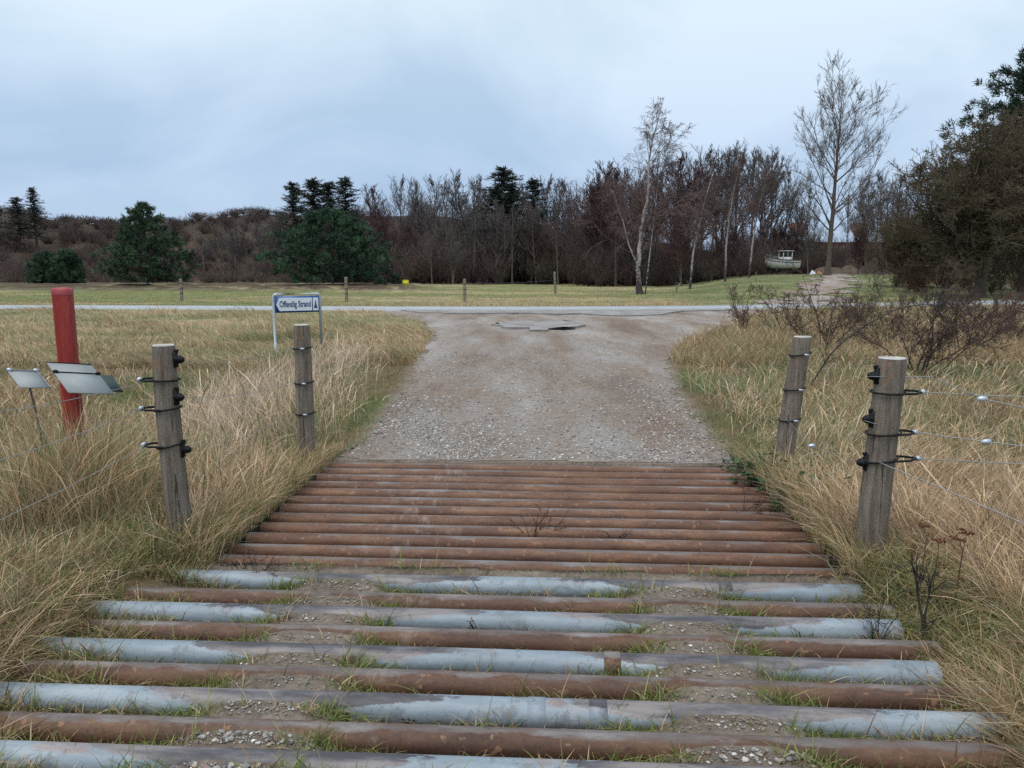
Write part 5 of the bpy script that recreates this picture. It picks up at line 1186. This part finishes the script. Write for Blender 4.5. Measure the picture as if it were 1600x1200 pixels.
def onG(px, py): q = P0(px, py); return (q[0], q[1], H1(q[0], q[1]))
dk = (.08, .052, .045); rd_ = (.10, .062, .05)
twig_plant('thorn_bush', onG(1435, 590), 1.75, .62, 11, 1, dk, 'largest dark thorny bush, bare, right of the near post in the grass', n1=10, n2=7, n3=4, r0=.014, minr=.003)
twig_plant('thorn_bush', onG(1500, 560), 1.5, .62, 10, 2, dk, 'bare thorny bush behind the largest one, toward the right edge', n1=10, n2=7, n3=4, r0=.013, minr=.003)
twig_plant('thorn_bush', onG(1290, 552), 1.75, .45, 8, 3, dk, 'bare thorn bush with upright stems between the two right posts', n1=12, n2=6, n3=2, r0=.013, minr=.0035)
twig_plant('thorn_bush', onG(1230, 528), 1.35, .4, 7, 4, rd_, 'low reddish bare bush just above the leaning right post', n1=12, n2=6, n3=2, r0=.011, minr=.0035)
twig_plant('thorn_bush', onG(1160, 522), 1.3, .25, 7, 5, rd_, 'thin reddish bare saplings at the right gravel edge', n1=9, n2=6, n3=3, r0=.010, minr=.0035)
twig_plant('thorn_bush', onG(1575, 540), 1.3, .5, 10, 6, (.11, .055, .05), 'low dense reddish bush at the right picture edge', n1=11, n2=7, n3=4, minr=.003, r0=.008)
twig_plant('thorn_bush', onG(1390, 535), 1.6, .5, 9, 8, rd_, 'grey-red bare bush behind the pale-topped right post', n1=11, n2=7, n3=4, minr=.003, r0=.009)
twig_plant('thorn_bush', onG(1345, 515), 1.3, .5, 9, 41, rd_, 'reddish bare brush near the road behind the long arching stem', n1=10, n2=7, n3=3, r0=.011, minr=.0035)
twig_plant('thorn_bush', onG(1470, 512), 1.4, .5, 9, 42, rd_, 'reddish bare brush near the road behind the largest thorn bush', n1=10, n2=7, n3=3, r0=.011, minr=.0035)
twig_plant('thorn_bush', onG(1540, 520), 1.2, .6, 9, 43, (.12, .07, .06), 'low grey-red brush near the road, second bush from the right edge', n1=10, n2=7, n3=3, r0=.010, minr=.0035)
# long arching bramble stem
q0 = np.array(onG(1270, 600)); pts = np.array([PD(1268, 590, q0[1]), PD(1300, 548, q0[1]), PD(1345, 512, q0[1]), PD(1400, 482, q0[1]), PD(1450, 474, q0[1]+.3), PD(1470, 480, q0[1]+.4)]); pts[0, 2] = q0[2]
ab_ = tag(empty('arching_bramble', q0), 'long dark stem arching from behind the right posts over the thorn bushes', 'stem')
tt = np.linspace(0, 1, 22); sg_ = np.linspace(0, 1, 6); PP = np.stack([np.interp(tt, sg_, pts[:, k]) for k in range(3)], -1)
for _ in range(2): PP[1:-1] = (PP[:-2]+PP[1:-1]*2+PP[2:])/4
PP = PP-q0; m = MB(); V, Q = tubes(PP[None], np.linspace(.012, .005, 22)[None], 6); m.add(V, Q, None, np.full((len(V), 3), .04)); m.obj('stem', M_twig, ab_, True)
m = MB(); 
for q, rr in grow(PP[None], np.linspace(.012, .005, 22)[None], [dict(n=24, t0=.1, t1=1, ang=60, len=.16, K=5, up=.2, rr=.4, wob=.15, rmin=.003), dict(n=5, t0=.2, t1=1, ang=45, len=.5, K=4, up=0, rr=.6, wob=.2, rmin=.0018)], np.random.default_rng(9)):
    V, Q = tubes(q, rr, 3); m.add(V, Q, None, np.full((len(V), 3), .045))
m.obj('twigs', M_twig, ab_, True)
# dead branch tangle standing in the far grid
def at_pipe(px, py, z=-.06): q = P0(px, py, z); return (q[0], q[1], z)
twig_plant('dead_branch', at_pipe(835, 850, -.10), .34, .75, 9, 11, (.10, .052, .035), 'dead brown twigs sticking up out of the middle of the rusty grid', 'branch', 3, 2, r0=.0045, ang=35, minr=.0014)
twig_plant('dead_branch', at_pipe(960, 838, -.01), .13, 1.6, 7, 12, (.04, .03, .028), 'small dark tuft of dead twigs lying on the rusty pipes right of the centre', 'branch', 5, 4, r0=.003, arch=.3, minr=.001)
twig_plant('dead_branch', at_pipe(1165, 795, -.01), .30, 1.5, 6, 13, (.07, .04, .032), 'dead twigs lying across the right end of the rusty pipes', 'branch', 5, 3, r0=.004, arch=.5, minr=.0012)
twig_plant('dead_branch', at_pipe(1210, 805, -.03), .30, .9, 4, 14, (.13, .075, .055), 'thicker brown twigs poking over the right pipe ends', 'branch', 4, 2, r0=.006, arch=.3, minr=.0014)
twig_plant('dried_weed', at_pipe(408, 905, -.05), .20, .5, 6, 15, (.035, .026, .024), 'black withered weed at the left end of the first blue pipe', 'weed', 5, 4, r0=.003, arch=.15, minr=.0011)
twig_plant('dried_weed', at_pipe(380, 895, -.05), .17, .6, 5, 16, (.035, .026, .024), 'small black withered weed beside the left grid corner', 'weed', 5, 4, r0=.003, arch=.15, minr=.0011)
for k, (px, py, lab) in enumerate([(340, 965, 'second'), (590, 968, 'left middle'), (1215, 0, ''), (700, 935, 'centre left'), (745, 990, 'centre'), (905, 965, 'centre right'), (640, 1125, 'lower middle'), (250, 1105, 'lower left'), (870, 1130, 'lower right middle'), (660, 935, 'upper centre'), (300, 1025, 'left'), (1230, 860, 'right')]):
    if not lab: continue
    twig_plant('dried_weed', at_pipe(px, py, -.07), .075+.03*(k % 3), .9, 7, 30+k, (.045, .03, .026), f'clump of withered dark weed between the sunken pipes, {lab}', 'weed', 5, 4, r0=.003, arch=.35, minr=.0012)
twig_plant('dried_weed', onG(1462, 1000), .46, .10, 2, 18, (.055, .045, .04), 'tall dark withered stalk in the grass right of the pipe ends', 'weed', 10, 5, r0=.007, up=.4, minr=.0018)
twig_plant('dried_weed', (*gxy(1.62, -2.85)[:2], -.08), .26, .35, 4, 19, (.045, .035, .035), 'dark spindly weed over the right ends of the blue pipes', 'weed', 6, 4, r0=.003, minr=.0011)
twig_plant('dried_weed', (*gxy(-1.93, -3.05)[:2], -.05), .42, .12, 1, 20, (.03, .022, .02), 'single dark curved stalk at the left end of a blue pipe', 'weed', 2, 1, r0=.005, minr=.0014)
twig_plant('dried_weed', onG(235, 880), .32, .2, 2, 21, (.05, .035, .03), 'short broken dark stem in the grass left of the nearest left post', 'weed', 2, 1, r0=.006, minr=.0016)
# dried umbels
ur = np.random.default_rng(5)
def umbel(px, py, top, label, nh):
    b = np.array(onG(px, py)); Hq = PD(px, top, b[1])[2]-b[2]; root = tag(empty('dried_umbel', b), label, 'dried flower')
    m = MB(); hd = MB()
    P = np.array([(0, 0, -.03), (.01, 0, Hq*.5), (.02, 0, Hq*.82)]); V, Q = tubes(P[None], np.array([[.004, .003, .0025]]), 5); m.add(V, Q, None, np.full((len(V), 3), 1.)*(.10, .06, .04))
    for h_ in range(nh):
        o = P[2]+np.array(((h_-nh/2)*.05+.02, ur.normal()*.02, Hq*.16+ur.normal()*.012)); V, Q = tubes(np.stack([P[2], (P[2]+o)/2+(0, 0, -.01), o])[None], np.array([[.002, .002, .0015]]), 4); m.add(V, Q, None, np.full((len(V), 3), 1.)*(.10, .06, .04))
        for s in range(26):
            q = o+np.array((ur.normal()*.018, ur.normal()*.018, ur.normal()*.003+.008)); V, Q = tubes(np.stack([o, q])[None], np.array([[.001, .001]]), 3); m.add(V, Q, None, np.full((len(V), 3), 1.)*(.10, .06, .04))
            hd.add(ico_v*.0052*(.7+.6*ur.random())+q, None, ico_f, np.full((12, 3), 1.)*np.array((.13, .052, .03))*(.7+.6*ur.random()))
    m.obj('stem', M_twig, root, True); hd.obj('flower_head', M_twig, root, True)
umbel(1490, 950, 835, 'dried rust-brown umbel with two heads in the right grass', 2)
umbel(1452, 950, 845, 'dried umbel with one flat head, left of the double one', 1)
umbel(1435, 930, 822, 'highest dried umbel beside the foot of the near right post', 1)
# leafy bramble at the pit edge
def leafy(base, label, n, w, h, seed, col=(.035, .075, .028)):
    r = np.random.default_rng(seed); root = tag(empty('bramble_plant', base), label, 'plant'); m = MB(); st = MB()
    for k in range(n):
        c = np.array((r.normal()*w, r.normal()*w*.7, abs(r.normal())*h)); d = norm(np.array((r.normal(), r.normal()-.4, .35*r.normal()))); u_v = norm(np.cross(d, (0, 0, 1))+np.array((0, 0, r.normal()*.3))); L_ = .034+.034*r.random(); W_ = L_*.42
        V = [c, c+d*L_*.4+u_v*W_-(0, 0, .004), c+d*L_*.8+u_v*W_*.7, c+d*L_*1.25-(0, 0, .008), c+d*L_*.8-u_v*W_*.7, c+d*L_*.4-u_v*W_-(0, 0, .004), c+d*L_*.55+(0, 0, .003)]
        cc_ = np.array(col)*(.6+.9*r.random()); m.add(V, None, [[0, 1, 6], [1, 2, 6], [2, 3, 6], [3, 4, 6], [4, 5, 6], [5, 0, 6]], np.tile(cc_, (7, 1)))
        if k % 4 == 0:
            V, Q = tubes(np.stack([np.array((c[0]*.3, c[1]*.3, -.1)), c*.7, c])[None], np.array([[.002, .0018, .0012]]), 4); st.add(V, Q, None, np.full((len(V), 3), 1.)*(.09, .05, .03))
    st.obj('stem', M_twig, root, True); m.obj('leaves', M_leafy, root); return root
leafy((*gxy(1.80, -.45), .0), 'dark green leafy bramble spilling over the right pipe ends', 230, .13, .10, 1)
leafy((*gxy(1.85, -1.05), -.0), 'second dark green bramble clump lower along the right pipe ends', 170, .10, .09, 2)
leafy((*gxy(1.78, .05), .0), 'small green leaf clump at the far right corner of the grid', 110, .10, .06, 3, (.06, .10, .035))
